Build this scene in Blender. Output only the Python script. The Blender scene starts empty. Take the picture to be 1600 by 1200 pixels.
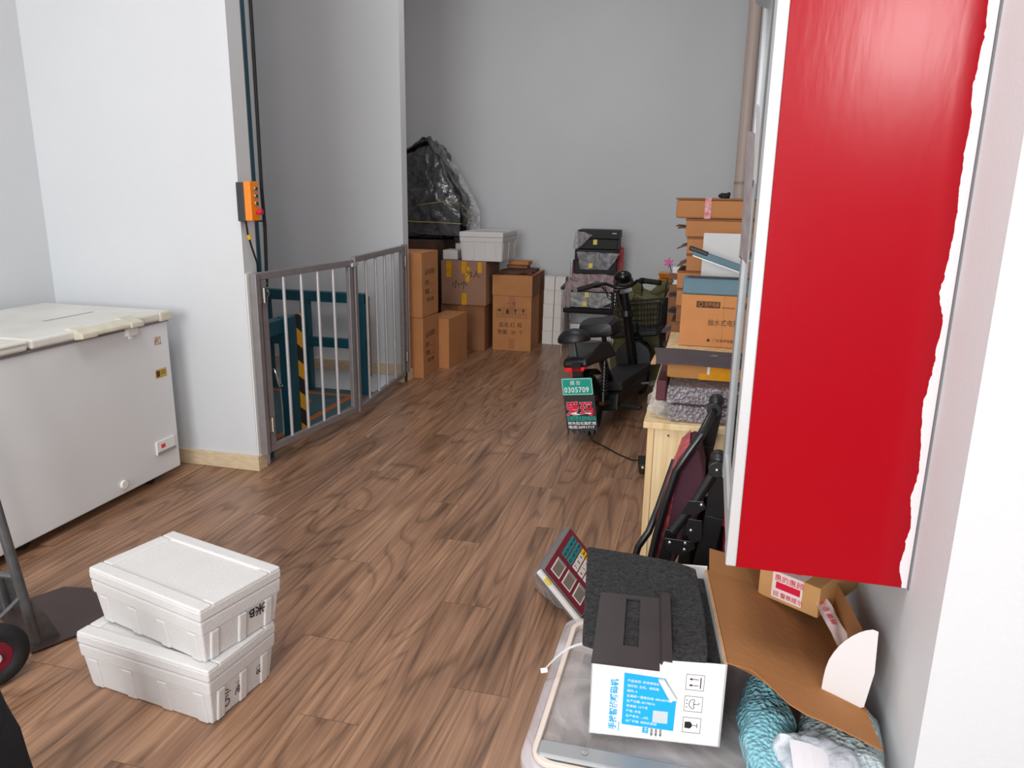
import bpy, bmesh, math, random
from mathutils import Vector, Matrix, Euler, noise
random.seed(7)
C = bpy.context.scene.collection
sc = bpy.context.scene
R = math.radians
# ------------------------------------------------------------------ camera, light, exposure
cam_d = bpy.data.cameras.new('camera'); cam = bpy.data.objects.new('camera', cam_d); C.objects.link(cam)
cam.matrix_world = Matrix(((0.96821, -0.07562, 0.23845, 0.0), (0.24965, 0.23530, -0.93931, 0.0), (0.01492, 0.96898, 0.24669, 1.5), (0, 0, 0, 1)))
cam_d.sensor_width = 36; cam_d.lens = 1181 / 1600 * 36; cam_d.clip_start = 0.02; cam_d.clip_end = 100
sc.camera = cam
sc.view_settings.view_transform = 'Standard'; sc.view_settings.look = 'None'
sc.view_settings.gamma = 1; sc.view_settings.exposure = 0.17; sc.view_settings.use_curve_mapping = False
w = bpy.data.worlds.new('daylight'); sc.world = w; w.use_nodes = True
w.node_tree.nodes['Background'].inputs[0].default_value = (0.95, 0.97, 1.0, 1); w.node_tree.nodes['Background'].inputs[1].default_value = 1.0

def area(name, loc, rot, sx, sy, power, col, spread=180):
    l = bpy.data.lights.new(name, 'AREA'); l.shape = 'RECTANGLE'; l.size = sx; l.size_y = sy; l.energy = power; l.color = col; l.spread = R(spread)
    o = bpy.data.objects.new(name, l); C.objects.link(o); o.location = loc; o.rotation_euler = rot
    return o
# daylight coming in through the glazed shopfront behind the camera (facing +Y)
area('shopfront_daylight', (-1.3, -3.05, 2.05), (R(90), 0, 0), 2.2, 2.1, 168, (0.97, 0.99, 0.99))
area('shop_ceiling_light', (-1.1, 0.9, 4.12), (0, 0, 0), 1.3, 1.3, 50, (1.0, 0.985, 0.965))
area('high_window_daylight', (1.2, -3.05, 2.6), (R(90), 0, 0), .6, .7, 48, (1.0, 0.90, 0.90))
area('back_fill_light', (-1.2, 5.2, 4.1), (0, 0, 0), 1.2, 0.6, 22, (1.0, 0.94, 0.93))  # unseen fill lamp, added to brighten the back wall

# ------------------------------------------------------------------ materials
MATS = {}
def s2l(c):
    return tuple(((x / 255) / 12.92 if x <= 10.3 else ((x / 255 + .055) / 1.055) ** 2.4) for x in c) + (1,)
def mat(name, rgb, rough=.6, metal=0., var=0., vscale=8., bump=0., bscale=40., alpha=None, trans=0., coat=0., stretch=(1, 1, 1), spec=.5, vor=False, rgb2=None):
    if name in MATS: return MATS[name]
    m = bpy.data.materials.new(name); m.use_nodes = True; nt = m.node_tree; N = nt.nodes; L = nt.links
    b = N['Principled BSDF']; col = s2l(rgb)
    b.inputs['Base Color'].default_value = col; b.inputs['Roughness'].default_value = rough; b.inputs['Metallic'].default_value = metal
    b.inputs['Specular IOR Level'].default_value = spec; b.inputs['Coat Weight'].default_value = coat
    b.inputs['Transmission Weight'].default_value = trans
    if alpha is not None: b.inputs['Alpha'].default_value = alpha
    tc = N.new('ShaderNodeTexCoord'); mp = N.new('ShaderNodeMapping'); L.new(tc.outputs['Object'], mp.inputs[0]); mp.inputs['Scale'].default_value = stretch
    if var > 0 or rgb2:
        n = N.new('ShaderNodeTexNoise'); n.inputs['Scale'].default_value = vscale; n.inputs['Detail'].default_value = 5; L.new(mp.outputs[0], n.inputs['Vector'])
        r = N.new('ShaderNodeValToRGB'); L.new(n.outputs[0], r.inputs[0]); L.new(r.outputs[0], b.inputs['Base Color'])
        r.color_ramp.elements[0].position = .3; r.color_ramp.elements[1].position = .7
        c2 = s2l(rgb2) if rgb2 else tuple(min(1, x * (1 + var)) for x in col[:3]) + (1,)
        c1 = col if rgb2 else tuple(x * (1 - var) for x in col[:3]) + (1,)
        r.color_ramp.elements[0].color = c1; r.color_ramp.elements[1].color = c2
    if bump > 0:
        if vor: t = N.new('ShaderNodeTexVoronoi'); o = t.outputs['Distance']
        else: t = N.new('ShaderNodeTexNoise'); t.inputs['Detail'].default_value = 4; o = t.outputs[0]
        t.inputs['Scale'].default_value = bscale; L.new(mp.outputs[0], t.inputs['Vector'])
        bp = N.new('ShaderNodeBump'); bp.inputs['Strength'].default_value = bump; bp.inputs['Distance'].default_value = .01
        L.new(o, bp.inputs['Height']); L.new(bp.outputs[0], b.inputs['Normal'])
    MATS[name] = m
    return m

def film_mat(name, tint, opacity=.35, scale=12., bump=.6, rough=.18, vor=False):
    """clear plastic film: part see-through, part glossy wrinkles"""
    m = bpy.data.materials.new(name); m.use_nodes = True; nt = m.node_tree; N = nt.nodes; L = nt.links
    N.remove(N['Principled BSDF']); out = N['Material Output']
    tr = N.new('ShaderNodeBsdfTransparent'); gl = N.new('ShaderNodeBsdfPrincipled'); mx = N.new('ShaderNodeMixShader')
    gl.inputs['Base Color'].default_value = s2l(tint); gl.inputs['Roughness'].default_value = rough
    tc = N.new('ShaderNodeTexCoord')
    if vor: t = N.new('ShaderNodeTexVoronoi'); o = t.outputs['Distance']
    else: t = N.new('ShaderNodeTexNoise'); t.inputs['Detail'].default_value = 6; t.inputs['Distortion'].default_value = 1.5; o = t.outputs[0]
    t.inputs['Scale'].default_value = scale; L.new(tc.outputs['Object'], t.inputs['Vector'])
    bp = N.new('ShaderNodeBump'); bp.inputs['Strength'].default_value = bump; bp.inputs['Distance'].default_value = .02
    L.new(o, bp.inputs['Height']); L.new(bp.outputs[0], gl.inputs['Normal'])
    n2 = N.new('ShaderNodeTexNoise'); n2.inputs['Scale'].default_value = scale * .6; n2.inputs['Detail'].default_value = 6; n2.inputs['Distortion'].default_value = 2
    L.new(tc.outputs['Object'], n2.inputs['Vector'])
    mr = N.new('ShaderNodeMapRange'); mr.inputs[1].default_value = .4; mr.inputs[2].default_value = .65
    mr.inputs[3].default_value = opacity * .5; mr.inputs[4].default_value = min(1, opacity * 1.5)
    L.new(n2.outputs[0], mr.inputs[0]); L.new(mr.outputs[0], mx.inputs[0])
    L.new(tr.outputs[0], mx.inputs[1]); L.new(gl.outputs[0], mx.inputs[2]); L.new(mx.outputs[0], out.inputs[0])
    return m

wall_m = mat('wall_paint', (210, 213, 216), .75, var=.02, vscale=1.5, bump=.08, bscale=120)
base_m = mat('pale_wood_trim', (214, 193, 160), .5, var=.12, vscale=3, stretch=(6, 6, 40))
ceil_m = mat('ceiling_paint', (186, 184, 184), .9)
alu = mat('brushed_aluminium', (206, 206, 208), .35, metal=.45, var=.06, vscale=30)
alu_dull = mat('dull_aluminium', (142, 137, 139), .4, metal=.35, var=.08, vscale=20)
steel = mat('bright_steel', (205, 205, 205), .22, metal=1)
card = mat('cardboard', (184, 126, 78), .85, var=.07, vscale=6, bump=.1, bscale=60)
card_d = mat('dark_cardboard', (140, 94, 62), .85, var=.08, vscale=6, bump=.1, bscale=60)
card_in = mat('inner_cardboard', (158, 108, 62), .85, var=.07, vscale=5, bump=.12, bscale=50)
card_edge = mat('cardboard_edge', (200, 160, 120), .9, var=.1, vscale=60)
styro = mat('styrofoam', (214, 213, 212), .7, var=.02, vscale=10, bump=.12, bscale=160, vor=True)
black_pl = mat('black_plastic', (22, 22, 24), .42, var=.15, vscale=10)
black_mt = mat('black_matte', (14, 14, 15), .7)
black_metal = mat('black_painted_metal', (20, 20, 22), .3, var=.1, vscale=10, spec=.6)
rubber = mat('tyre_rubber', (18, 18, 19), .75, bump=.2, bscale=80)
ink = mat('black_ink', (28, 24, 22), .7)
ink_br = mat('printed_brown_ink', (78, 52, 36), .8)
white_ink = mat('white_print', (240, 240, 240), .6)
teal = mat('teal_paint', (6, 76, 92), .45, var=.15, vscale=6)
teal_floor = mat('worn_teal_paint', (40, 84, 96), .6, rgb2=(70, 100, 106), vscale=9, bump=.1)
white_pl = mat('white_plastic', (232, 232, 230), .35, var=.02, vscale=6)
tape_or = mat('orange_tape', (224, 150, 14), .25, var=.1, vscale=30)
tape_tan = mat('tan_tape', (164, 108, 64), .35)
clear_tape = mat('clear_tape', (214, 198, 188), .2, var=.1, vscale=30)
red_print = mat('red_print', (206, 24, 60), .4)
plum = mat('plum_card', (66, 54, 58), .65, var=.12, vscale=20)
maroon = mat('maroon_card', (84, 32, 42), .6, var=.1, vscale=20)
blue_gr = mat('slate_blue_paint', (84, 118, 134), .5, var=.05, vscale=10)
foamd = mat('charcoal_foam', (20, 20, 22), .95, rgb2=(62, 62, 64), vscale=130, bump=.9, bscale=200)
bag_black = mat('black_wrapped_film', (12, 14, 16), .22, bump=1.0, bscale=9, coat=.6)
olive = mat('olive_canvas', (98, 96, 62), .9, var=.18, vscale=14, bump=.3, bscale=120)
film = film_mat('clear_film', (225, 225, 228), .3, 14)
film_pink = film_mat('pinkish_film', (186, 166, 170), .42, 10)
bubble = film_mat('bubble_film', (224, 218, 224), .42, 90, bump=1.0, rough=.1, vor=True)
bubble_teal = mat('teal_bubble_film', (112, 176, 192), .18, bump=.7, bscale=110, vor=True, rgb2=(150, 205, 216), vscale=5, coat=.5)
bubble_clear = mat('grey_bubble_film', (170, 186, 190), .15, bump=.7, bscale=110, vor=True, coat=.6)

def glass_mat():
    m = bpy.data.materials.new('door_glass'); m.use_nodes = True; nt = m.node_tree; N = nt.nodes; L = nt.links
    N.remove(N['Principled BSDF']); out = N['Material Output']
    tr = N.new('ShaderNodeBsdfTransparent'); gl = N.new('ShaderNodeBsdfGlossy'); gl.inputs['Roughness'].default_value = .04
    fr = N.new('ShaderNodeFresnel'); fr.inputs[0].default_value = 1.5; mx = N.new('ShaderNodeMixShader'); tr.inputs[0].default_value = (.9, .93, .93, 1)
    L.new(fr.outputs[0], mx.inputs[0]); L.new(tr.outputs[0], mx.inputs[1]); L.new(gl.outputs[0], mx.inputs[2]); L.new(mx.outputs[0], out.inputs[0])
    return m
glass = glass_mat()

def floor_mat():
    m = bpy.data.materials.new('wood_plank_floor'); m.use_nodes = True; nt = m.node_tree; N = nt.nodes; L = nt.links
    b = N['Principled BSDF']; tc = N.new('ShaderNodeTexCoord'); sp = N.new('ShaderNodeSeparateXYZ'); L.new(tc.outputs['Object'], sp.inputs[0])
    def M(op, a, c=None, d=None):
        n = N.new('ShaderNodeMath'); n.operation = op
        for i, v in enumerate((a, c, d)):
            if v is None: continue
            if isinstance(v, (int, float)): n.inputs[i].default_value = v
            else: L.new(v, n.inputs[i])
        return n.outputs[0]
    Wd, Ln = 0.1935, 1.215
    u = M('DIVIDE', M('ADD', sp.outputs[0], 0.68 + Wd * 40), Wd); row = M('FLOOR', u); fu = M('FRACT', u)
    # row by row stagger
    wn = N.new('ShaderNodeTexWhiteNoise'); wn.noise_dimensions = '1D'; L.new(row, wn.inputs['W'])
    off = M('ADD', M('MULTIPLY', row, 0.4), M('MULTIPLY', wn.outputs['Value'], .12))
    v = M('ADD', M('DIVIDE', M('ADD', sp.outputs[1], 60.0), Ln), off); idx = M('FLOOR', v); fv = M('FRACT', v)
    seed = M('ADD', M('MULTIPLY', row, 7.31), M('MULTIPLY', idx, 3.17))
    wn2 = N.new('ShaderNodeTexWhiteNoise'); wn2.noise_dimensions = '1D'; L.new(seed, wn2.inputs['W'])
    cv = N.new('ShaderNodeCombineXYZ'); L.new(M('MULTIPLY', sp.outputs[0], 4.6), cv.inputs[0]); L.new(M('MULTIPLY', sp.outputs[1], .55), cv.inputs[1]); L.new(seed, cv.inputs[2])
    n1 = N.new('ShaderNodeTexNoise'); n1.inputs['Scale'].default_value = 1.0; n1.inputs['Detail'].default_value = 1.0; n1.inputs['Distortion'].default_value = 0; L.new(cv.outputs[0], n1.inputs['Vector'])
    rings = M('FRACT', M('MULTIPLY', n1.outputs[0], 13.0))
    rr = N.new('ShaderNodeValToRGB'); L.new(rings, rr.inputs[0]); e = rr.color_ramp.elements
    e[0].position = 0; e[0].color = (.0, .0, .0, 1); e[1].position = .28; e[1].color = (1, 1, 1, 1)
    x = e.new(.9); x.color = (.75, .75, .75, 1); x = e.new(1.0); x.color = (.1, .1, .1, 1)
    cv2 = N.new('ShaderNodeCombineXYZ'); L.new(M('MULTIPLY', sp.outputs[0], 75), cv2.inputs[0]); L.new(M('MULTIPLY', sp.outputs[1], 1.6), cv2.inputs[1]); L.new(seed, cv2.inputs[2])
    n2 = N.new('ShaderNodeTexNoise'); n2.inputs['Scale'].default_value = 1.0; n2.inputs['Detail'].default_value = 3; L.new(cv2.outputs[0], n2.inputs['Vector'])
    cv3 = N.new('ShaderNodeCombineXYZ'); L.new(M('MULTIPLY', sp.outputs[0], 9), cv3.inputs[0]); L.new(M('MULTIPLY', sp.outputs[1], 1.3), cv3.inputs[1]); L.new(M('ADD', seed, 5.0), cv3.inputs[2])
    n3 = N.new('ShaderNodeTexNoise'); n3.inputs['Scale'].default_value = 1.0; n3.inputs['Detail'].default_value = 3; n3.inputs['Distortion'].default_value = .6; L.new(cv3.outputs[0], n3.inputs['Vector'])
    t = M('ADD', M('MULTIPLY', rr.outputs[0], .21), M('MULTIPLY', n2.outputs[0], .60))
    t = M('ADD', t, M('MULTIPLY', n3.outputs[0], .62)); t = M('ADD', t, M('MULTIPLY', wn2.outputs['Value'], .09)); t = M('SUBTRACT', t, .33)
    cr = N.new('ShaderNodeValToRGB'); L.new(t, cr.inputs[0]); e = cr.color_ramp.elements
    e[0].position = .12; e[0].color = s2l((84, 58, 43)); e[1].position = .95; e[1].color = s2l((214, 174, 138))
    x = e.new(.36); x.color = s2l((124, 92, 70)); x = e.new(.6); x.color = s2l((162, 124, 97))
    # seams
    su = M('LESS_THAN', M('MINIMUM', fu, M('SUBTRACT', 1.0, fu)), .005); sv = M('LESS_THAN', M('MINIMUM', fv, M('SUBTRACT', 1.0, fv)), .0012)
    seam = M('MAXIMUM', su, sv)
    mx = N.new('ShaderNodeMix'); mx.data_type = 'RGBA'; L.new(M('MULTIPLY', seam, .55), mx.inputs[0]); L.new(cr.outputs[0], mx.inputs[6]); mx.inputs[7].default_value = s2l((64, 46, 36))
    L.new(mx.outputs[2], b.inputs['Base Color'])
    b.inputs['Roughness'].default_value = .34
    L.new(M('ADD', M('MULTIPLY', n2.outputs[0], .18), .26), b.inputs['Roughness'])
    bp = N.new('ShaderNodeBump'); bp.inputs['Strength'].default_value = .12; bp.inputs['Distance'].default_value = .004
    L.new(M('SUBTRACT', n2.outputs[0], seam), bp.inputs['Height']); L.new(bp.outputs[0], b.inputs['Normal'])
    return m

def pine_mat():
    m = mat('pale_pine', (226, 196, 146), .55); nt = m.node_tree; N = nt.nodes; L = nt.links; b = N['Principled BSDF']
    tc = N.new('ShaderNodeTexCoord'); mp = N.new('ShaderNodeMapping'); mp.inputs['Scale'].default_value = (38, 38, 1.6); L.new(tc.outputs['Object'], mp.inputs[0])
    n = N.new('ShaderNodeTexNoise'); n.inputs['Scale'].default_value = 1; n.inputs['Detail'].default_value = 3; L.new(mp.outputs[0], n.inputs['Vector'])
    r = N.new('ShaderNodeValToRGB'); L.new(n.outputs[0], r.inputs[0]); r.color_ramp.elements[0].position = .3; r.color_ramp.elements[1].position = .7
    r.color_ramp.elements[0].color = s2l((212, 178, 126)); r.color_ramp.elements[1].color = s2l((240, 220, 178)); L.new(r.outputs[0], b.inputs['Base Color'])
    return m
pine = pine_mat()

# ------------------------------------------------------------------ geometry helpers
class MB:
    def __init__(s): s.v = []; s.f = []
    def add(s, vs, fs, M=None):
        o = len(s.v); s.v += [tuple(M @ Vector(p)) if M else tuple(p) for p in vs]; s.f += [tuple(i + o for i in f) for f in fs]; return s
    def box(s, x0, x1, y0, y1, z0, z1, M=None):
        return s.add([(x0, y0, z0), (x1, y0, z0), (x1, y1, z0), (x0, y1, z0), (x0, y0, z1), (x1, y0, z1), (x1, y1, z1), (x0, y1, z1)],
                     [(0, 3, 2, 1), (4, 5, 6, 7), (0, 1, 5, 4), (1, 2, 6, 5), (2, 3, 7, 6), (3, 0, 4, 7)], M)
    def frustum(s, a, b, z0, z1, M=None):   # a,b = (x0,x1,y0,y1) at z0 and z1
        return s.add([(a[0], a[2], z0), (a[1], a[2], z0), (a[1], a[3], z0), (a[0], a[3], z0), (b[0], b[2], z1), (b[1], b[2], z1), (b[1], b[3], z1), (b[0], b[3], z1)],
                     [(0, 3, 2, 1), (4, 5, 6, 7), (0, 1, 5, 4), (1, 2, 6, 5), (2, 3, 7, 6), (3, 0, 4, 7)], M)
    def hexa(s, p): # 8 corners, bottom loop then top loop
        return s.add(p, [(0, 3, 2, 1), (4, 5, 6, 7), (0, 1, 5, 4), (1, 2, 6, 5), (2, 3, 7, 6), (3, 0, 4, 7)])
    def tube(s, pts, r, n=10, M=None, closed=False):
        pts = [Vector(p) for p in pts]; rs = r if isinstance(r, (list, tuple)) else [r] * len(pts); vs = []; fs = []; up = None; K = len(pts)
        for i, p in enumerate(pts):
            if closed: d = pts[(i + 1) % K] - pts[i - 1]
            else: d = (pts[min(i + 1, K - 1)] - pts[max(i - 1, 0)])
            d.normalize()
            if up is None: up = Vector((0, 0, 1)) if abs(d.z) < .9 else Vector((1, 0, 0))
            a = d.cross(up).normalized(); up = a.cross(d).normalized()
            for k in range(n):
                t = 2 * math.pi * k / n; vs.append(tuple(p + (a * math.cos(t) + up * math.sin(t)) * rs[i]))
        for i in range(K if closed else K - 1):
            for k in range(n):
                j = (i + 1) % K; fs.append((i * n + k, i * n + (k + 1) % n, j * n + (k + 1) % n, j * n + k))
        if not closed: fs += [tuple(range(n))[::-1], tuple((K - 1) * n + k for k in range(n))]
        return s.add(vs, fs, M)
    def cyl(s, a, b, r, n=16, M=None): return s.tube([a, b], r, n, M)
    def prism(s, poly, a, b, axis='y', M=None):  # poly in the other two axes
        def P(u, v, t): return {'y': (u, t, v), 'x': (t, u, v), 'z': (u, v, t)}[axis]
        n = len(poly); vs = [P(u, v, a) for u, v in poly] + [P(u, v, b) for u, v in poly]
        return s.add(vs, [tuple(range(n))[::-1], tuple(range(n, 2 * n))] + [(i, (i + 1) % n, n + (i + 1) % n, n + i) for i in range(n)], M)
    def ell(s, c, r, n=16, m=10, M=None, zmin=-1.):
        vs = []; fs = []
        for j in range(m + 1):
            ph = -math.pi / 2 + math.pi * j / m
            for k in range(n):
                t = 2 * math.pi * k / n; vs.append((c[0] + r[0] * math.cos(ph) * math.cos(t), c[1] + r[1] * math.cos(ph) * math.sin(t), c[2] + r[2] * max(zmin, math.sin(ph))))
        for j in range(m):
            for k in range(n): fs.append((j * n + k, j * n + (k + 1) % n, (j + 1) * n + (k + 1) % n, (j + 1) * n + k))
        return s.add(vs, fs, M)
    def sheet(s, fn, nu, nv, th=.001):  # curved sheet fn(u,v)->point, given thickness along z
        vs = [fn(i / nu, j / nv) for j in range(nv + 1) for i in range(nu + 1)]; o = len(vs)
        vs2 = [(p[0], p[1], p[2] - th) for p in vs]; fs = []
        for j in range(nv):
            for i in range(nu):
                a = j * (nu + 1) + i; q = (a, a + 1, a + nu + 2, a + nu + 1); fs += [q, tuple(x + o for x in q[::-1])]
        for i in range(nu):
            fs += [(i + 1, i, i + o, i + 1 + o)]; a = nv * (nu + 1) + i; fs += [(a, a + 1, a + 1 + o, a + o)]
        for j in range(nv):
            a = j * (nu + 1); fs += [(a, a + nu + 1, a + nu + 1 + o, a + o)]; a += nu; fs += [(a + nu + 1, a, a + o, a + nu + 1 + o)]
        return s.add(vs + vs2, fs)
    def build(s, name, m, parent=None, bevel=0., smooth=False, world=False, sub=0, crumple=0., cscale=6., segs=2, cuts=0):
        me = bpy.data.meshes.new(name); vs = s.v; off = Vector((0, 0, 0))
        if parent is not None and world:
            bpy.context.view_layer.update(); I = parent.matrix_world.inverted(); vs = [tuple(I @ Vector(p)) for p in vs]
        if parent is None:
            xs = [p[0] for p in vs]; ys = [p[1] for p in vs]; off = Vector(((min(xs) + max(xs)) / 2, (min(ys) + max(ys)) / 2, min(p[2] for p in vs)))
            vs = [tuple(Vector(p) - off) for p in vs]
        me.from_pydata(vs, [], s.f); bm = bmesh.new(); bm.from_mesh(me)
        bmesh.ops.recalc_face_normals(bm, faces=bm.faces)
        if cuts: bmesh.ops.subdivide_edges(bm, edges=bm.edges, cuts=cuts, use_grid_fill=True)
        if crumple:
            bm.normal_update()
            for v in bm.verts:
                q = (v.co + off) * cscale; d = noise.fractal(q, 1.0, 2.0, 4) + .5 * (abs(noise.noise(q * 2.3)) * 2 - .6)
                v.co += v.normal * d * crumple
        bm.to_mesh(me); bm.free(); me.materials.append(m)
        if smooth:
            for p in me.polygons: p.use_smooth = True
            try: me.set_sharp_from_angle(angle=R(40))
            except Exception: pass
        o = bpy.data.objects.new(name, me); C.objects.link(o); o.location = off
        if parent is not None: o.parent = parent
        if bevel:
            b = o.modifiers.new('bevel', 'BEVEL'); b.width = bevel; b.segments = segs; b.limit_method = 'ANGLE'; b.angle_limit = R(35)
        if sub:
            u = o.modifiers.new('sub', 'SUBSURF'); u.levels = sub; u.render_levels = sub
        return o
def tag(o, label=None, cat=None, group=None, kind=None):
    if label: o['label'] = label
    if cat: o['category'] = cat
    if group: o['group'] = group
    if kind: o['kind'] = kind
    return o
def thing(name, label, cat, loc=(0, 0, 0), rot=(0, 0, 0), group=None):
    o = bpy.data.objects.new(name, None); o.empty_display_size = .05; C.objects.link(o); o.location = loc; o.rotation_euler = rot
    return tag(o, label, cat, group)
def struct(name, mb, m, **k): return tag(mb.build(name, m, **k), kind='structure')
def text(name, body, size, m, parent, o, xd, yd, bold=0., align='LEFT', world=False, squash=1., line=1.0, ext=.0002, ch=1.0):
    """lettering as a mesh part lying on the plane at o with directions xd, yd"""
    cu = bpy.data.curves.new(name, 'FONT'); cu.body = body; cu.size = size; cu.align_x = align; cu.offset = bold; cu.extrude = ext; cu.space_line = line; cu.resolution_u = 3; cu.space_character = ch
    t = bpy.data.objects.new(name, cu); C.objects.link(t); bpy.context.view_layer.update()
    me = bpy.data.meshes.new_from_object(t.evaluated_get(bpy.context.evaluated_depsgraph_get())); bpy.data.objects.remove(t)
    X = Vector(xd).normalized(); Z = X.cross(Vector(yd)).normalized(); Y = Z.cross(X)
    M = Matrix((( X.x * squash, Y.x, Z.x, o[0]), (X.y * squash, Y.y, Z.y, o[1]), (X.z * squash, Y.z, Z.z, o[2]), (0, 0, 0, 1)))
    if world: bpy.context.view_layer.update(); M = parent.matrix_world.inverted() @ M
    me.transform(M); me.name = name; me.materials.clear(); me.materials.append(m)
    ob = bpy.data.objects.new(name, me); C.objects.link(ob); ob.parent = parent
    return ob
def RZ(a, c=(0, 0, 0)): return Matrix.Translation(c) @ Matrix.Rotation(R(a), 4, 'Z')
def arc(cx, cy, r, a0, a1, n): return [(cx + r * math.cos(R(a0 + (a1 - a0) * i / n)), cy + r * math.sin(R(a0 + (a1 - a0) * i / n))) for i in range(n + 1)]

# ------------------------------------------------------------------ the setting
H = 4.2
struct('floor', MB().box(-3.6, 2.1, -3.2, 3.45, -.05, 0).box(-2.395, 2.1, 3.45, 5.62, -.05, 0).box(-3.6, 2.1, 5.62, 8.0, -.05, 0), floor_mat())
for o in bpy.data.objects:
    if o.name == 'floor':   # keep the plank grid in world coordinates
        off = o.location.copy(); o.data.transform(Matrix.Translation(off)); o.location = (0, 0, 0)
struct('ceiling', MB().box(-3.6, 2.1, -3.2, 8.0, H, H + .1), ceil_m)
struct('wall_left', MB().box(-3.62, -3.5, -3.2, 8.0, -.4, H), wall_m)
struct('wall_column', MB().box(-3.5, -2.295, 3.43, 3.55, -.4, H), wall_m)
struct('wall_shaft', MB().box(-3.5, -2.285, 5.52, 5.625, -.4, H), wall_m)
struct('wall_back', MB().box(-3.6, 2.1, 7.8, 7.95, 0, H), wall_m)
struct('wall_right', MB().box(.42, 2.1, 1.27, 7.8, 0, H), wall_m)
struct('wall_front_right', MB().box(2.1, 2.2, -3.2, 1.27, 0, H), wall_m)
fw = MB().box(-3.5, -2.45, -3.3, -3.12, 0, H).box(1.6, 2.1, -3.3, -3.12, 0, H).box(-2.45, 1.6, -3.3, -3.12, 3.15, H).box(-.15, 1.6, -3.3, -3.12, 0, 2.05).box(-.15, .8, -3.3, -3.12, 2.05, 3.15)
struct('wall_front', fw, wall_m)
wf = MB()
for x in (-2.45, -1.33, -.22): wf.box(x, x + .07, -3.26, -3.16, 0, 3.15)
for z in (0, 3.08): wf.box(-2.45, -.15, -3.26, -3.16, z, z + .07)
struct('window_frame', wf, alu)
struct('floor_pit', MB().box(-3.5, -2.3, 3.55, 5.52, -.4, -.36), mat('pit_concrete', (70, 66, 62), .9, var=.2))
struct('baseboard_column', MB().box(-3.5, -2.28, 3.415, 3.43, 0, .085).box(-2.295, -2.28, 3.43, 3.5, 0, .085), base_m, bevel=.003)
struct('baseboard_shaft', MB().box(-3.5, -2.3, 5.505, 5.52, .055, .145), base_m, bevel=.003)
struct('baseboard_shaft_end', MB().box(-2.285, -2.27, 5.49, 5.64, 0, .085).box(-2.36, -2.27, 5.49, 5.52, 0, .085), base_m, bevel=.003)
struct('baseboard_back', MB().box(-3.5, .42, 7.785, 7.8, 0, .085), white_pl, bevel=.003)
struct('trim_column_edge', MB().box(-2.296, -2.289, 3.435, 3.5, .085, 1.07), white_pl)

# ------------------------------------------------------------------ chest freezer
def freezer():
    t = thing('chest_freezer', 'long white chest freezer with scuffed lid beside the bright column wall', 'freezer', (-3.04, 2.4, 0))
    B = lambda mb, n, m, **k: mb.build(n, m, k.pop('parent', t), world=True, **k)
    fz = mat('freezer_enamel', (222, 224, 226), .38, var=.02, vscale=3)
    lidm = mat('freezer_lid', (228, 228, 224), .35, rgb2=(214, 210, 198), vscale=4)
    body = B(MB().box(-3.42, -2.655, 1.45, 3.265, .05, .835), 'body', fz, bevel=.006)
    B(MB().box(-3.415, -2.648, 1.45, 3.27, .833, .845), 'seal', mat('grey_gasket', (128, 124, 126), .6))
    for a, b in ((1.45, 2.42), (2.432, 3.28)):
        lid = B(MB().box(-3.42, -2.635, a, b, .845, .888), 'lid', lidm, bevel=.014, segs=4)
        if b > 3:
            cream = mat('yellowed_plastic', (208, 203, 184), .45, var=.08, vscale=20)
            B(MB().box(-2.66, -2.628, b - .09, b + .004, .84, .887), 'corner_cap', cream, bevel=.01, parent=lid)
            h = B(MB().prism([(-2.66, .885), (-2.64, .893), (-2.60, .872), (-2.597, .855), (-2.64, .845)], 2.66, 3.03), 'handle', cream, bevel=.006)
            for ya, yb_ in ((2.655, 2.745), (2.95, 3.035)): B(MB().prism([(-2.70, .888), (-2.67, .897), (-2.595, .874), (-2.592, .85), (-2.64, .843)], ya, yb_), 'handle_bracket', cream, bevel=.006, parent=h)
            rub = mat('grey_scuff', (170, 164, 158), .6)
            B(MB().box(-2.955, -2.935, 2.80, 3.10, .8882, .8885), 'scuff_mark', rub, parent=lid)
        else:
            B(MB().box(-2.66, -2.63, a + .3, b, .87, .89), 'lid_edge', lidm, bevel=.01, parent=lid)
    B(MB().box(-2.655, -2.63, 2.965, 3.03, .805, .845).box(-2.652, -2.636, 2.98, 3.0, .79, .81), 'lock', white_pl, bevel=.003)
    B(MB().box(-2.655, -2.6535, 3.16, 3.205, .725, .765), 'energy_sticker', mat('sticker_cream', (222, 208, 180), .5, rgb2=(120, 60, 60), vscale=60))
    y = B(MB().box(-2.655, -2.6535, 3.145, 3.225, .555, .6), 'yellow_sticker', mat('yellow_sticker', (196, 160, 62), .5))
    B(MB().box(-2.6535, -2.653, 3.15, 3.175, .562, .593).box(-2.6535, -2.653, 3.182, 3.22, .572, .576).box(-2.6535, -2.653, 3.182, 3.22, .584, .588), 'sticker_print', ink_br, parent=y)
    p = B(MB().box(-2.655, -2.644, 3.09, 3.225, .165, .235), 'control_panel', white_pl, bevel=.003)
    B(MB().box(-2.644, -2.6425, 3.12, 3.15, .195, .215), 'display', mat('red_display', (230, 30, 40), .3), parent=p)
    B(MB().box(-2.644, -2.641, 3.09, 3.225, .165, .18), 'panel_strip', mat('grey_strip', (150, 150, 150), .5), parent=p)
    B(MB().cyl((-2.655, 2.85, .1), (-2.642, 2.85, .1), .022, 20), 'drain_plug', white_pl, bevel=.003)
    for x in (-2.72, -3.35):
        for yy in (1.6, 2.33, 3.1):
            w_ = B(MB().cyl((x - .012, yy, .025), (x + .012, yy, .025), .0245, 16), 'caster', rubber)
            B(MB().box(x - .02, x + .02, yy - .02, yy + .02, .035, .052), 'caster_plate', alu_dull, parent=w_)
freezer()

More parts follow.
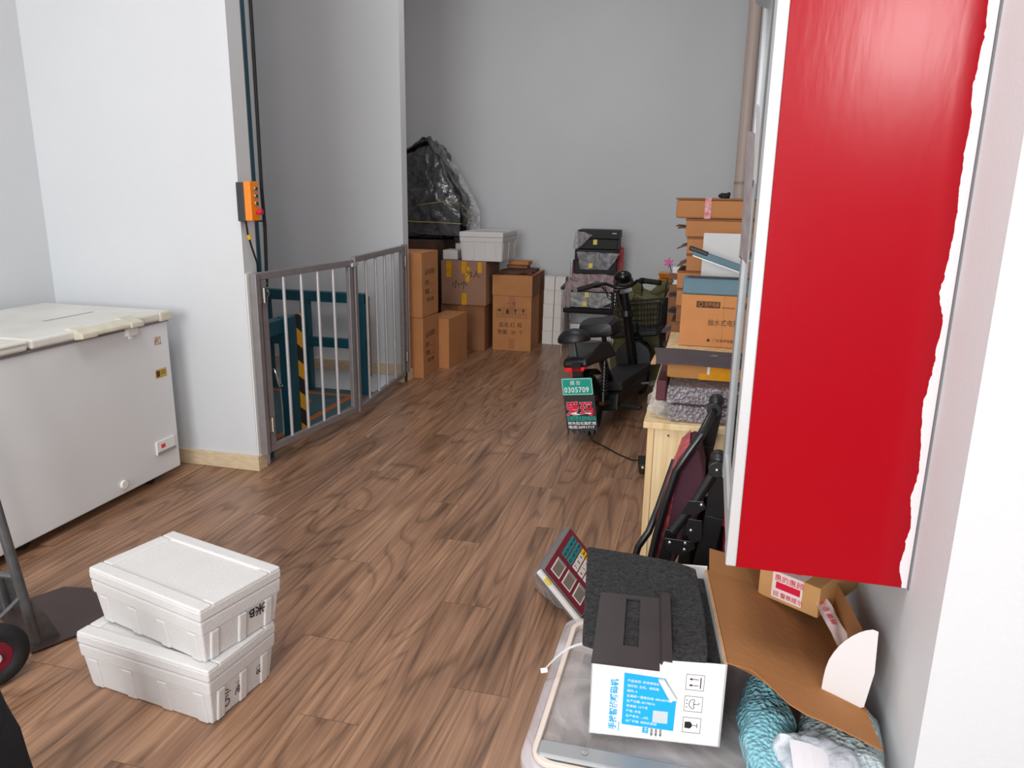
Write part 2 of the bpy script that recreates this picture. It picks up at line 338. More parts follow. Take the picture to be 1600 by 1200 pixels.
# ------------------------------------------------------------------ styrofoam boxes
def styro_box(t, L, W, Hh, lidh=.04, recess=True, ribs=3, text_fn=None):
    """local: centred in x,y, base at z=0; body tapers down, ribs stand proud of the walls"""
    bt = Hh - lidh; l2, w2 = L / 2, W / 2; rim = .045
    mb = MB().frustum((-l2 + .018, l2 - .018, -w2 + .018, w2 - .018), (-l2 + .007, l2 - .007, -w2 + .007, w2 - .007), 0, bt - rim + .002)
    mb.frustum((-l2 + .003, l2 - .003, -w2 + .003, w2 - .003), (-l2, l2, -w2, w2), bt - rim, bt)
    for s_ in (-1, 1):
        for i in range(ribs + 1):
            x = -l2 + .05 + (L - .1) * i / ribs; q = .02
            a, b = (x - q, x + q); y0, y1 = (w2 - .03, w2 - .0135)
            mb.frustum(tuple((a, b)) + ((-y1, -y0) if s_ < 0 else (y0, y1)), tuple((a, b)) + ((-y1 - .0115, -y0) if s_ < 0 else (y0, y1 + .0115)), 0, bt - rim)
        for i in range(3):
            y = -w2 + .05 + (W - .1) * i / 2; x0, x1 = l2 - .03, l2 - .0135
            mb.frustum(((-x1, -x0) if s_ < 0 else (x0, x1)) + (y - .016, y + .016), ((-x1 - .0115, -x0) if s_ < 0 else (x0, x1 + .0115)) + (y - .016, y + .016), 0, bt - rim)
    mb.build('body', styro, t, bevel=.006, segs=3)
    ld = MB().box(-l2 - .001, l2 + .001, -w2 - .001, w2 + .001, bt + .0015, Hh - .006)
    e = .045   # raised border round a shallow recess, with gaps at two corners
    ld.box(-l2 + .0, l2 - .0, -w2, -w2 + e, Hh - .012, Hh); ld.box(-l2, l2, w2 - e, w2, Hh - .012, Hh)
    ld.box(-l2, -l2 + e, -w2 + e, w2 - e, Hh - .012, Hh); ld.box(l2 - e, l2, -w2 + e, w2 - e, Hh - .012, Hh)
    o = ld.build('lid', styro, t, bevel=.007, segs=3)
    return o
dS = mat('marker_ink', (26, 26, 44), .6)
t = thing('styrofoam_box', 'lower white styrofoam box on the wood floor, marker writing on its short end', 'box', (-1.497, 1.752, 0), (0, 0, R(-7.5)), 'foam boxes in front')
styro_box(t, .51, .285, .19)
text('handwriting', 'O小', .034, dS, t, (.2425, -.082, .025), (.06, 0, 1), (0, 1, -.3)); text('handwriting', '多小', .036, dS, t, (.2425, -.032, .035), (.06, 0, 1), (0, 1, -.3)); text('handwriting', '8米', .034, dS, t, (.2425, .058, .045), (.06, 0, 1), (0, 1, -.3))
t = thing('styrofoam_box', 'upper white styrofoam box set askew on the lower one, lid with raised rim', 'box', (-1.482, 1.795, .191), (0, 0, R(-14.5)), 'foam boxes in front')
styro_box(t, .495, .30, .18)
text('handwriting', '米B', .040, dS, t, (.2445, .084, .09), (0, -1, 0), (-.09, 0, -1), bold=.0006)

# ------------------------------------------------------------------ cartons at the back left
def carton(label, x0, x1, y0, y1, z0, z1, rz=0, m=card, group='cardboard cartons at the back', flaps=True, name='cardboard_carton', tape=tape_tan, tape_front=True):
    cx, cy = (x0 + x1) / 2, (y0 + y1) / 2; a, b, h = (x1 - x0) / 2, (y1 - y0) / 2, z1 - z0
    t = thing(name, label, 'box', (cx, cy, z0), (0, 0, R(rz)), group)
    MB().frustum((-a, a, -b, b), (-a - .002, a, -b, b), 0, h - .004).build('body', m, t, bevel=.003)
    if flaps:
        MB().box(-a, a, -b, -.002, h - .004, h).build('flap', m, t); MB().box(-a, a, .002, b, h - .004, h).build('flap', m, t)
    if tape_front and tape:
        MB().box(-a * .22, a * .1, -b - .001, -b, h * .78, h - .001).build('packing_tape', tape, t)
    return t, a, b, h
t, a, b, h = carton('lower of the two narrow form-printed cartons at the end of the shaft wall', -2.44, -2.19, 5.66, 6.03, 0, .5, 1, tape_front=False)
def form(t, a, h, b):
    x = a + .0006; d = (0, 1, 0); u = (0, 0, 1)
    text('printed_text', '品名保温包', .05, ink_br, t, (x, -b + .07, h * .66), d, u, squash=.9)
    text('printed_text', '款号_____', .045, ink_br, t, (x, -b + .07, h * .50), d, u); text('printed_text', '数量_____', .045, ink_br, t, (x, -b + .07, h * .36), d, u)
    text('printed_text', '毛重 净重', .038, ink_br, t, (x, -b + .1, h * .23), d, u)
form(t, a, h, b)
t, a, b, h = carton('upper of the two narrow cartons stacked at the end of the shaft wall', -2.44, -2.187, 5.655, 6.03, .502, 1.02, 0, tape_front=False)
form(t, a, h, b)
t, a, b, h = carton('low plain narrow carton standing in front of the taped carton pile', -2.30, -2.095, 6.06, 6.52, 0, .435, -2, tape=None)
t, a, b, h = carton('brown carton on the floor carrying the orange-taped carton', -2.46, -2.025, 6.86, 7.25, 0, .44, 1, m=card_d)
t, a, b, h = carton('large carton patched with yellow tape and black scrawl, under the foam box', -2.45, -2.01, 6.84, 7.35, .445, .86, 1, m=mat('rosy_cardboard', (150, 112, 90), .85, var=.08, vscale=5), tape=None)
for x, z0, z1, wd in ((-.17, .26, .41, .05), (-.02, .30, .41, .05), (.02, .22, .36, .04), (.14, .31, .41, .04), (-.02, .0, .11, .05)):
    MB().box(x, x + wd, -b - .0012, -b, z0, z1).build('yellow_tape', mat('yellow_tape', (212, 156, 24), .3, var=.15, vscale=20), t)
text('handwriting', '为人', .07, dS, t, (.02, -b - .0015, .27), (1, 0, 0), (0, 0, 1)); text('handwriting', '小个', .08, dS, t, (-.12, -b - .0015, .17), (1, 0, -.1), (0, 0, 1))
t, a, b, h = carton('dark brown carton under the black wrapped bundle', -3.05, -2.53, 6.9, 7.5, 0, 1.03, 0, m=mat('deep_brown_cardboard', (84, 58, 46), .85, var=.08), tape=None)
# tall open carton with the printed handling marks
t, a, b, h = carton('tall printed carton with fragile marks, stuffed open top, beside the small white boxes', -1.985, -1.605, 6.98, 7.62, 0, .73, 2, m=card, flaps=False, tape=None)
MB().box(-a - .004, a + .004, -b - .006, -b, .535, .728).build('folded_flap', card, t, bevel=.002)
MB().box(a, a + .006, -b, b, .52, .728).build('folded_flap', card_d, t, bevel=.002)
MB().box(-.03, .03, -b - .0012, -b, .36, .53).box(-.03, .03, -b - .0012, -b, .02, .12).build('packing_tape', tape_tan, t)
text('printed_text', '个号', .045, ink_br, t, (-.05, -b - .001, .44), (1, 0, 0), (0, 0, 1))
mk = MB(); y = -b - .001
for i in range(4):
    x = -.155 + i * .078; z = .325
    for q in ((x, x + .066, z, z + .002), (x, x + .066, z + .09, z + .092), (x, x + .002, z, z + .09), (x + .064, x + .066, z, z + .09), (x, x + .066, z + .025, z + .027)): mk.box(q[0], q[1], y - .0005, y, q[2], q[3])
    if i == 0: mk.prism([(x + .012, z + .06)] + [(x + .033 + .021 * math.cos(R(k)), z + .06 + .02 * math.sin(R(k))) for k in range(150, -1, -30)], y - .0005, y); mk.box(x + .032, x + .034, y - .0005, y, z + .034, z + .06)
    if i == 1: mk.box(x + .018, x + .048, y - .0005, y, z + .035, z + .075); mk.box(x + .027, x + .039, y - .0005, y, z + .075, z + .083)
    if i >= 2: mk.prism([(x + .014, z + .08), (x + .052, z + .08), (x + .036, z + .055), (x + .036, z + .04), (x + .046, z + .036), (x + .02, z + .036), (x + .03, z + .04), (x + .03, z + .055)], y - .0005, y)
mk.build('handling_marks', ink_br, t)
text('printed_text', '品名:红 瓶', .052, ink_br, t, (-.13, y, .235), (1, 0, 0), (0, 0, 1)); text('printed_text', '数量:  20  个', .048, ink_br, t, (-.14, y, .165), (1, 0, 0), (0, 0, 1))
MB().box(-.14, .17, -.25, .2, 0, .03).build('stuffing', mat('dark_card_scraps', (86, 56, 44), .85, var=.2), t, crumple=.03, cuts=3, cscale=8).location = (0, 0, .73)
carton('little stack of folded cardboard on the tall printed carton', -1.93, -1.72, 7.30, 7.46, .765, .80, 3, tape=None, flaps=False, name='folded_cardboard', group='folded cardboard on the tall carton', m=card_d)
carton('topmost folded cardboard piece on the tall printed carton', -1.90, -1.70, 7.29, 7.44, .801, .84, -2, tape=None, flaps=False, name='folded_cardboard', group='folded cardboard on the tall carton', m=card)
# styrofoam box on the taped carton
t = thing('styrofoam_box', 'white styrofoam box on top of the yellow-taped carton at the back', 'box', (-2.06, 7.13, .862), (0, 0, R(1)))
styro_box(t, .42, .58, .27, lidh=.05, ribs=3)
t = MB().box(-2.46, -2.31, 6.92, 7.12, .862, .95).build('styrofoam_block', styro, None, bevel=.006); tag(t, 'small white foam block left of the back styrofoam box', 'foam block')
t = MB().box(-2.42, -2.30, 7.18, 7.3, .862, 1.0).build('styrofoam_block', styro, None, bevel=.006); tag(t, 'second foam block half hidden behind the small white one', 'foam block')
# small white boxes
wb = mat('white_carton', (232, 228, 224), .6, var=.03, vscale=12)
names = ['lowest', 'second from the floor', 'third from the floor', 'fourth from the floor', 'topmost']
proto = None
for r_ in range(5):
    for c_ in range(2):
        x = -1.577 + .003 * r_ + c_ * .11; z = r_ * .1375
        lab = 'small white box, %s in the %s column beside the tall carton' % (names[r_], ('left', 'right')[c_])
        if proto is None:
            proto = thing('white_box', lab, 'box', (x + .054, 7.48, z), group='small white boxes in two columns')
            MB().box(-.052, .052, -.065, .065, 0, .134).build('body', wb, proto, bevel=.003)
            MB().box(-.053, .053, -.066, .066, .128, .1365).build('lid', wb, proto, bevel=.002)
        else:
            o = proto.copy(); C.objects.link(o); o.location = (x + .054, 7.48 + random.uniform(-.004, .004), z); o['label'] = lab
            for ch in proto.children:
                c = ch.copy(); C.objects.link(c); c.parent = o
# black wrapped bundle
poly = [(-3.08, 1.065), (-2.42, 1.065), (-2.33, 1.09), (-2.31, 1.25), (-2.37, 1.45), (-2.50, 1.66), (-2.58, 1.86), (-2.68, 1.985), (-2.74, 1.97), (-3.08, 1.80)]
t = thing('wrapped_bundle', 'tall black bundle in clear film leaning in the back left corner', 'bundle', (-2.7, 7.35, 1.035))
bm_ = MB(); c0 = Vector((-2.7, 0, 1.4)); n_ = len(poly); rings = []
for y, s_ in ((7.16, .93), (7.12, .97), (7.2, 1.0), (7.4, 1.0), (7.58, .95), (7.62, .9)):
    rings.append([( -2.7 + (p[0] + 2.7) * s_, y, 1.065 + (p[1] - 1.065) * (s_ if p[1] > 1.07 else 1)) for p in poly])
vs = [p for r_ in rings for p in r_]; fs = [(i * n_ + k, i * n_ + (k + 1) % n_, (i + 1) * n_ + (k + 1) % n_, (i + 1) * n_ + k) for i in range(5) for k in range(n_)]
ctr = len(vs); vs += [(-2.7, 7.1, 1.38), (-2.7, 7.62, 1.38)]
fs += [(ctr, (k + 1) % n_, k) for k in range(n_)] + [(ctr + 1, 5 * n_ + k, 5 * n_ + (k + 1) % n_) for k in range(n_)]
bm_.add(vs, fs).build('bundle', bag_black, t, world=True, cuts=5, crumple=.035, cscale=7, smooth=True)
MB().sheet(lambda u, v: (-3.05 + .72 * u - .34 * u * max(0, v - .3), 7.075 + .02 * math.sin(5 * u), 1.08 + (.70 + .16 * u) * v), 22, 22).build('front_film', film_mat('thin_wrap_film', (190, 192, 196), .09, 16, bump=1.0, rough=.12), t, world=True, crumple=.014, cscale=12, smooth=True)
fl = MB().sheet(lambda u, v: (-2.52 + .27 * u - .36 * max(0, v - .35), 7.2 + .25 * u, 1.05 + .93 * v - .25 * u * v), 14, 18)
fl.build('loose_film', film, t, world=True, crumple=.015, cscale=7, smooth=True)
gold = mat('gold_string', (190, 176, 84), .4)
MB().tube([(-3.0, 7.09, 1.215), (-2.8, 7.075, 1.2), (-2.55, 7.08, 1.2), (-2.34, 7.1, 1.19), (-2.28, 7.25, 1.2)], .004).build('string', gold, t, world=True)
MB().tube([(-2.75, 7.09, 1.36), (-2.6, 7.07, 1.385), (-2.45, 7.09, 1.40), (-2.33, 7.16, 1.36), (-2.28, 7.3, 1.25)], .003).build('string', gold, t, world=True)

# ------------------------------------------------------------------ gate across the lift opening
def bar_box(a, b, w_, h_, side):  # box beam between a and b; side = unit vector for width
    a, b, s_ = Vector(a), Vector(b), Vector(side).normalized(); d = (b - a).normalized(); u = s_.cross(d).normalized()
    q = [a + s_ * i * w_ / 2 + u * j * h_ / 2 for i, j in ((-1, -1), (1, -1), (1, 1), (-1, 1))]
    q2 = [p + (b - a) for p in q]
    return [tuple(p) for p in q + q2]
def beam(mb, a, b, w_, h_, side=(0, 0, 1)): return mb.hexa(bar_box(a, b, w_, h_, side))
def leaf(label, P, Q, z0, z1, hinge_at, nb):
    t = thing('gate_leaf', label, 'gate', (P[0], P[1], 0), group='aluminium gate leaves')
    d = Vector((Q[0] - P[0], Q[1] - P[1], 0)); L_ = d.length; d.normalize(); s_ = Vector((-d.y, d.x, 0))
    P3 = lambda k, z: (P[0] + d.x * k, P[1] + d.y * k, z)
    def rail(z, nm): beam(MB(), P3(0, z), P3(L_, z), .038, .028).build(nm, alu_dull, t, world=True, bevel=.003)
    rail(z1 - .02, 'top_rail'); rail(z0 + .02, 'bottom_rail')
    for k in (.02, L_ - .02):
        beam(MB(), P3(k, z0 + .04), P3(k, z1 - .04), .028, .04, s_).build('stile', alu_dull, t, world=True, bevel=.003)
    for i in range(nb):
        k = .04 + (L_ - .08) * (i + 1) / (nb + 1)
        MB().cyl(P3(k, z0 + .036), P3(k, z1 - .036), .0095, 12).build('bar', alu, t, world=True, smooth=True)
    hk = .0 if hinge_at == 0 else L_
    for z in (z0 + .16, z1 - .12):
        h = beam(MB(), (P3(hk, z - .04)[0] + .022, P3(hk, z)[1], z - .04), (P3(hk, z)[0] + .022, P3(hk, z)[1], z + .04), .004, .05, (1, 0, 0)).build('hinge', steel, t, world=True)
        MB().cyl((P3(hk, z)[0] + .026, P3(hk, z)[1], z - .04), (P3(hk, z)[0] + .026, P3(hk, z)[1], z + .04), .005, 8).build('hinge_pin', steel, h, world=True)
    return t
leaf('near aluminium gate leaf hinged at the bright column', (-2.268, 3.515), (-2.165, 4.375), .082, 1.072, 0, 4)
g = leaf('far aluminium gate leaf meeting the near one and hinged at the shaft wall', (-2.160, 4.395), (-2.262, 5.44), .07, 1.09, 1, 4)
for nm, lab, y, z0, z1 in (('gate_post', 'dull aluminium gate post fixed to the end of the bright column', 3.475, .085, 1.07), ('gate_post', 'dull aluminium gate post fixed to the end of the shaft wall', 5.50, .09, 1.095)):
    o = MB().box(-2.284, -2.246, y - .022, y + .015, z0, z1).build(nm, alu_dull, None, bevel=.003); tag(o, lab, 'gate post', 'aluminium gate posts')
t = thing('gate_bolt', 'small bright sliding bolt at the top where the gate leaves meet', 'bolt', (-2.155, 4.38, 1.04))
MB().cyl((0, -.03, 0), (0, .07, .0), .006, 10).build('rod', steel, t); MB().box(-.004, .01, -.02, .04, -.012, .012).build('plate', alu, t, bevel=.002)

# ------------------------------------------------------------------ goods lift in the shaft
t = thing('lift_platform', 'teal goods lift platform with guard rails and orange floor lines behind the gate', 'lift', (-2.9, 4.4, -.1))
pf = MB().box(-3.42, -2.42, 3.72, 5.25, -.09, -.03).build('platform', teal_floor, t, world=True, bevel=.004)
org = mat('orange_floor_line', (168, 98, 48), .6, var=.2, vscale=30)
for q in ((-3.3, -2.5, 5.06, 5.12), (-3.3, -2.5, 3.82, 3.87)): MB().box(q[0], q[1], q[2], q[3], -.03, -.0285).build('floor_line', org, pf, world=True)
for x in (-2.58, -3.25): MB().box(x, x + .055, 3.87, 5.06, -.03, -.0285).build('floor_line', org, pf, world=True)
MB().prism([(-2.52, 4.05), (-2.46, 4.05), (-2.78, 4.9), (-2.84, 4.9)], -.0284, -.0282, 'z').build('floor_line', org, pf, world=True)
for x in (-3.30, -2.96, -2.49): MB().box(x - .033, x + .033, 5.16, 5.22, -.03, .74).build('rail_post', teal, t, world=True, bevel=.004)
MB().box(-3.33, -2.457, 5.155, 5.225, .67, .745).build('top_rail', teal, t, world=True, bevel=.004)
MB().box(-3.33, -2.457, 5.165, 5.215, .32, .39).build('middle_rail', teal, t, world=True, bevel=.004)
MB().box(-2.455, -2.445, 5.2, 5.225, .1, .72).build('rust_strip', mat('rusty_steel', (110, 66, 44), .8, var=.3), t, world=True)
# near lifting frame
MB().box(-2.50, -2.43, 3.74, 3.80, -.03, .72).build('frame_post', teal, t, world=True, bevel=.004)
MB().box(-2.47, -2.40, 3.99, 4.09, -.03, .75).build('frame_post', teal, t, world=True, bevel=.004)
MB().box(-2.50, -2.425, 3.7, 4.09, .66, .745).build('frame_beam', teal, t, world=True, bevel=.004)
MB().box(-2.44, -2.424, 3.66, 3.755, .655, .71).build('frame_end', mat('rusty_steel', (110, 66, 44), .8), t, world=True)
MB().box(-2.70, -2.44, 3.70, 3.76, .70, .745).build('frame_beam', teal, t, world=True, bevel=.004)
yb = bpy.data.materials.new('hazard_stripes'); yb.use_nodes = True; nt = yb.node_tree; tc = nt.nodes.new('ShaderNodeTexCoord'); wv = nt.nodes.new('ShaderNodeTexWave'); wv.wave_profile = 'SIN'; wv.bands_direction = 'Z'; wv.inputs['Scale'].default_value = 1.9
mp = nt.nodes.new('ShaderNodeMapping'); mp.inputs['Rotation'].default_value = (R(35), 0, 0); nt.links.new(tc.outputs['Object'], mp.inputs[0]); nt.links.new(mp.outputs[0], wv.inputs[0])
cr = nt.nodes.new('ShaderNodeValToRGB'); cr.color_ramp.interpolation = 'CONSTANT'; cr.color_ramp.elements[0].color = s2l((24, 24, 26)); cr.color_ramp.elements[1].position = .5; cr.color_ramp.elements[1].color = s2l((220, 160, 20))
nt.links.new(wv.outputs[0], cr.inputs[0]); nt.links.new(cr.outputs[0], nt.nodes['Principled BSDF'].inputs['Base Color'])
MB().box(-2.405, -2.398, 4.085, 4.155, .02, .755).build('hazard_strip', yb, t, world=True)
MB().box(-2.44, -2.405, 4.09, 4.15, -.03, .75).build('frame_post', teal, t, world=True)
# lift mast, rope and hook
t = thing('lift_mast', 'tall teal lift guide mast rising behind the bright column', 'mast', (-2.36, 3.62, -.36))
MB().box(-2.375, -2.325, 3.575, 3.64, -.36, 4.1).build('column', teal, t, world=True, bevel=.004)
MB().box(-2.33, -2.322, 3.585, 3.6, .2, 4.0).build('guide_strip', alu_dull, t, world=True)
t = thing('hoist_rope', 'dark hoist rope with turnbuckle and hook hanging beside the teal mast', 'rope', (-2.31, 3.64, .7))
MB().tube([(-2.285, 3.63, 4.1), (-2.285, 3.63, 2.2), (-2.29, 3.63, 1.5), (-2.285, 3.63, 1.3), (-2.295, 3.635, 1.1), (-2.305, 3.64, .98)], .009).build('rope', black_mt, t, world=True, smooth=True)
for z in (1.33, 1.0): MB().cyl((-2.325, 3.63, z), (-2.285, 3.63, z), .006, 8).build('rope_clip', steel, t, world=True)
MB().tube([(-2.308 + .013 * math.cos(R(k)), 3.64, .945 + .02 * math.sin(R(k))) for k in range(0, 360, 30)], .004, 8, closed=True).build('eye', steel, t, world=True)
MB().cyl((-2.310, 3.645, .925), (-2.34, 3.66, .745), .006, 10).build('rod', steel, t, world=True)
t = thing('chain_hook', 'steel hook and chain hanging inside the teal lift frame', 'hook', (-2.33, 3.66, .4))
MB().cyl((-2.34, 3.66, .65), (-2.34, 3.66, .53), .012, 12).build('shackle', steel, t, world=True)
MB().tube([(-2.34, 3.66, .53), (-2.325, 3.665, .51), (-2.31, 3.67, .515), (-2.30, 3.67, .49), (-2.295, 3.675, .43), (-2.285, 3.68, .41), (-2.27, 3.68, .42)], .006, 8).build('hook', steel, t, world=True, smooth=True)
MB().tube([(-2.285, 3.68, .40), (-2.283, 3.685, .3), (-2.282, 3.685, .13)], .004, 8).build('chain', alu_dull, t, world=True)
# push button pendant on the end of the column
t = thing('push_button_station', 'orange push button station with three round buttons and red stop knob', 'control box', (-2.29, 3.45, 1.34))
MB().box(-2.293, -2.25, 3.405, 3.475, 1.335, 1.525).build('back_box', mat('grey_black_plastic', (52, 52, 56), .5), t, world=True, bevel=.004)
o_ = mat('orange_plastic', (240, 132, 8), .35)
hs = MB().prism([(-2.25, 3.405), (-2.215, 3.41), (-2.21, 3.475), (-2.25, 3.48)], 1.338, 1.53, 'z').build('housing', o_, t, world=True, bevel=.004)
for z in (1.495, 1.459, 1.423):
    b = MB().cyl((-2.213, 3.448, z), (-2.206, 3.449, z), .0135, 18).build('button_ring', steel, hs, world=True)
    MB().cyl((-2.213, 3.448, z), (-2.202, 3.449, z), .009, 16).build('button', mat('dark_green_button', (18, 60, 52), .4), hs, world=True)
MB().cyl((-2.213, 3.448, 1.382), (-2.195, 3.45, 1.382), .009, 14).build('stop_stem', red_print, hs, world=True)
MB().cyl((-2.196, 3.45, 1.382), (-2.182, 3.451, 1.382), .016, 18).build('stop_knob', mat('red_plastic', (206, 20, 44), .3), hs, world=True, bevel=.003)
o = thing('pendant_cable', 'black cable with yellow tag hanging from the orange button station', 'cable', (-2.28, 3.45, 1.1))
MB().tube([(-2.272, 3.44, 1.336), (-2.272, 3.45, 1.27), (-2.27, 3.475, 1.2), (-2.275, 3.52, 1.12), (-2.3, 3.56, 1.05)], .005, 8).build('cable', black_mt, o, world=True, smooth=True)
MB().cyl((-2.272, 3.455, 1.268), (-2.27, 3.462, 1.245), .009, 10).build('yellow_tag', mat('yellow_plastic', (224, 176, 20), .4), o, world=True)

# ------------------------------------------------------------------ hand truck
t = thing('hand_truck', 'grey steel hand truck with dark toe plate and red hubbed wheel at the left edge', 'hand truck', (-2.2, 1.8, 0))
gm = mat('worn_grey_steel', (104, 106, 108), .4, metal=.6, var=.2, vscale=20)
ax = Vector((.30, -.15, 0)).normalized(); fwd = Vector((.45, .89, 0)).normalized()
A = Vector((-2.075, 1.775, 0)); Bp = A - ax * .30
pl = [A + ax * .03 - fwd * .03, A + ax * .03 + fwd * .20, A - ax * .03 + fwd * .25, Bp + fwd * .25, Bp - ax * .05 + fwd * .2, Bp - ax * .05 - fwd * .03]
pl = [A + ax * .04 - fwd * .03, A + ax * .04 + fwd * .20, A - ax * .04 + fwd * .26, Bp + ax * .04 + fwd * .26, Bp - ax * .04 + fwd * .20, Bp - ax * .04 - fwd * .03]
MB().prism([(p.x, p.y) for p in pl], .004, .012, 'z').build('toe_plate', mat('dark_brown_steel', (64, 50, 50), .45, var=.15, vscale=12), t, world=True, bevel=.002)
lean = (-.03 * fwd) 
def rp(base, z): return base + Vector((0, 0, z)) - fwd * z * .10 
for bs in (A, Bp):
    r_ = MB().tube([rp(bs, .012), rp(bs, .35), rp(bs, .75), rp(bs, 1.15) - fwd * .05], .016, 12).build('rail', gm, t, world=True, smooth=True)
    g_ = [rp(bs, .012) + fwd * .01, rp(bs, .012) + fwd * .07, rp(bs, .10) + fwd * .05, rp(bs, .19) + fwd * .01]
    mbg = MB(); mbg.add([tuple(p - ax * .003) for p in g_] + [tuple(p + ax * .003) for p in g_], [(0, 1, 2, 3), (7, 6, 5, 4), (0, 1, 5, 4), (1, 2, 6, 5), (2, 3, 7, 6), (3, 0, 4, 7)]).build('gusset', gm, t, world=True)
for z in (.27, .62):
    a_, b_ = rp(A, z), rp(Bp, z); m_ = (a_ + b_) / 2 - fwd * .05
    MB().tube([a_, (a_ + m_) / 2 - fwd * .02, m_, (b_ + m_) / 2 - fwd * .02, b_], .011, 8).build('cross_bar', gm, t, world=True, smooth=True)
for bs, sg in ((A, -1), (Bp, 1)):
    wc = bs - fwd * .155 + ax * sg * -.0 + Vector((0, 0, .102)); wc += ax * (.135 if sg < 0 else -.135)
    MB().cyl(rp(bs, .2), bs - fwd * .155 + Vector((0, 0, .102)), .007, 8).build('brace', gm, t, world=True)
    wl = MB(); rr_ = .072
    zz = Vector((0, 0, 1)); wl.tube([wc + fwd * rr_ * math.cos(2 * math.pi * k / 28) + zz * rr_ * math.sin(2 * math.pi * k / 28) for k in range(28)], .03, 12, closed=True)
    w_ = wl.build('wheel', rubber, t, world=True, smooth=True)
    MB().cyl(wc - ax * .022, wc + ax * .022, .052, 24).build('rim', mat('dark_red_rim', (110, 12, 34), .4), w_, world=True, bevel=.004)
    MB().cyl(wc - ax * .034, wc + ax * .034, .018, 16).build('hub', alu, w_, world=True, bevel=.003)
MB().cyl(A - fwd * .155 + Vector((0, 0, .102)) + ax * .14, Bp - fwd * .155 + Vector((0, 0, .102)) - ax * .14, .008, 10).build('axle', gm, t, world=True)

# black fabric at the lower left edge
t = MB().add([(-1.62, 1.18, 0), (-1.62, .95, 0), (-1.30, .98, 0), (-1.32, 1.10, 0), (-1.60, 1.22, .36), (-1.60, 1.0, .36), (-1.37, 1.02, .33), (-1.40, 1.13, .33), (-1.58, 1.2, .53), (-1.6, 1.05, .53), (-1.51, 1.06, .50), (-1.52, 1.15, .50)],
    [(0, 3, 2, 1), (0, 1, 5, 4), (1, 2, 6, 5), (2, 3, 7, 6), (3, 0, 4, 7), (4, 5, 9, 8), (5, 6, 10, 9), (6, 7, 11, 10), (7, 4, 8, 11), (8, 9, 10, 11)]).build('black_fabric_bag', mat('black_cloth', (10, 11, 16), .9, bump=.3, bscale=60), None, cuts=4, crumple=.012, cscale=6, smooth=True)
tag(t, 'sagging black fabric bag in the bottom left corner beside the hand truck', 'bag')

# ------------------------------------------------------------------ hydrant cabinet on the right wall
def red_panel():
    m = bpy.data.materials.new('red_gloss_paint'); m.use_nodes = True; nt = m.node_tree; N = nt.nodes; L = nt.links; b = N['Principled BSDF']
    tc = N.new('ShaderNodeTexCoord'); sp = N.new('ShaderNodeSeparateXYZ'); L.new(tc.outputs['Object'], sp.inputs[0])
    n = N.new('ShaderNodeTexNoise'); n.inputs['Scale'].default_value = 16; n.inputs['Detail'].default_value = 8; mp = N.new('ShaderNodeMapping'); mp.inputs['Scale'].default_value = (1, 1, .6)
    L.new(tc.outputs['Object'], mp.inputs[0]); L.new(mp.outputs[0], n.inputs['Vector'])
    a = N.new('ShaderNodeMath'); a.operation = 'MULTIPLY_ADD'; L.new(n.outputs[0], a.inputs[0]); a.inputs[1].default_value = .045; L.new(sp.outputs[0], a.inputs[2])
    g = N.new('ShaderNodeMath'); g.operation = 'GREATER_THAN'; L.new(a.outputs[0], g.inputs[0]); g.inputs[1].default_value = .164
    mx = N.new('ShaderNodeMix'); mx.data_type = 'RGBA'; L.new(g.outputs[0], mx.inputs[0]); b.inputs['Specular IOR Level'].default_value = .2; mx.inputs[6].default_value = s2l((158, 0, 20)); mx.inputs[7].default_value = s2l((232, 226, 228))
    L.new(mx.outputs[2], b.inputs['Base Color']); b.inputs['Roughness'].default_value = .22; b.inputs['Coat Weight'].default_value = .12; b.inputs['Coat Roughness'].default_value = .2
    n2 = N.new('ShaderNodeTexNoise'); n2.inputs['Scale'].default_value = 60; mp2 = N.new('ShaderNodeMapping'); mp2.inputs['Scale'].default_value = (1, 1, .25); L.new(tc.outputs['Object'], mp2.inputs[0]); L.new(mp2.outputs[0], n2.inputs['Vector'])
    bp = N.new('ShaderNodeBump'); bp.inputs['Strength'].default_value = .10; bp.inputs['Distance'].default_value = .003; L.new(n2.outputs[0], bp.inputs['Height']); L.new(bp.outputs[0], b.inputs['Normal'])
    return m
t = thing('hydrant_cabinet', 'red wall cabinet with white peeled edge and aluminium framed glass door', 'cabinet', (.26, 1.75, .772))
MB().box(.102, .418, 1.461, 2.04, .772, 2.25).build('body', red_panel(), t, world=True, bevel=.001)
fr = MB()
fr.box(.081, .102, 1.46, 1.545, .772, 2.25)
white_fr = mat('anodised_frame', (206, 208, 210), .4, metal=.3)
st = fr.build('door_stile', white_fr, t, world=True, bevel=.003)
MB().box(.081, .102, 1.96, 2.045, .772, 2.25).build('door_stile', mat('grey_anodised', (168, 170, 172), .4, metal=.3), t, world=True, bevel=.003)
MB().box(.083, .101, 1.545, 1.96, .772, .84).build('door_rail', white_fr, t, world=True, bevel=.002)
MB().box(.083, .101, 1.545, 1.96, 2.18, 2.25).build('door_rail', white_fr, t, world=True, bevel=.002)
MB().box(.090, .094, 1.545, 1.96, .84, 2.18).build('glass', glass, t, world=True)
MB().box(.0965, .1015, 1.545, 1.96, .84, 2.18).build('backing', mat('grey_backing', (116, 112, 114), .6), t, world=True)
o = MB().box(.4185, .424, 1.452, 1.462, .772, 2.25).build('sealant_bead', mat('grey_sealant', (120, 120, 124), .6), t, world=True)
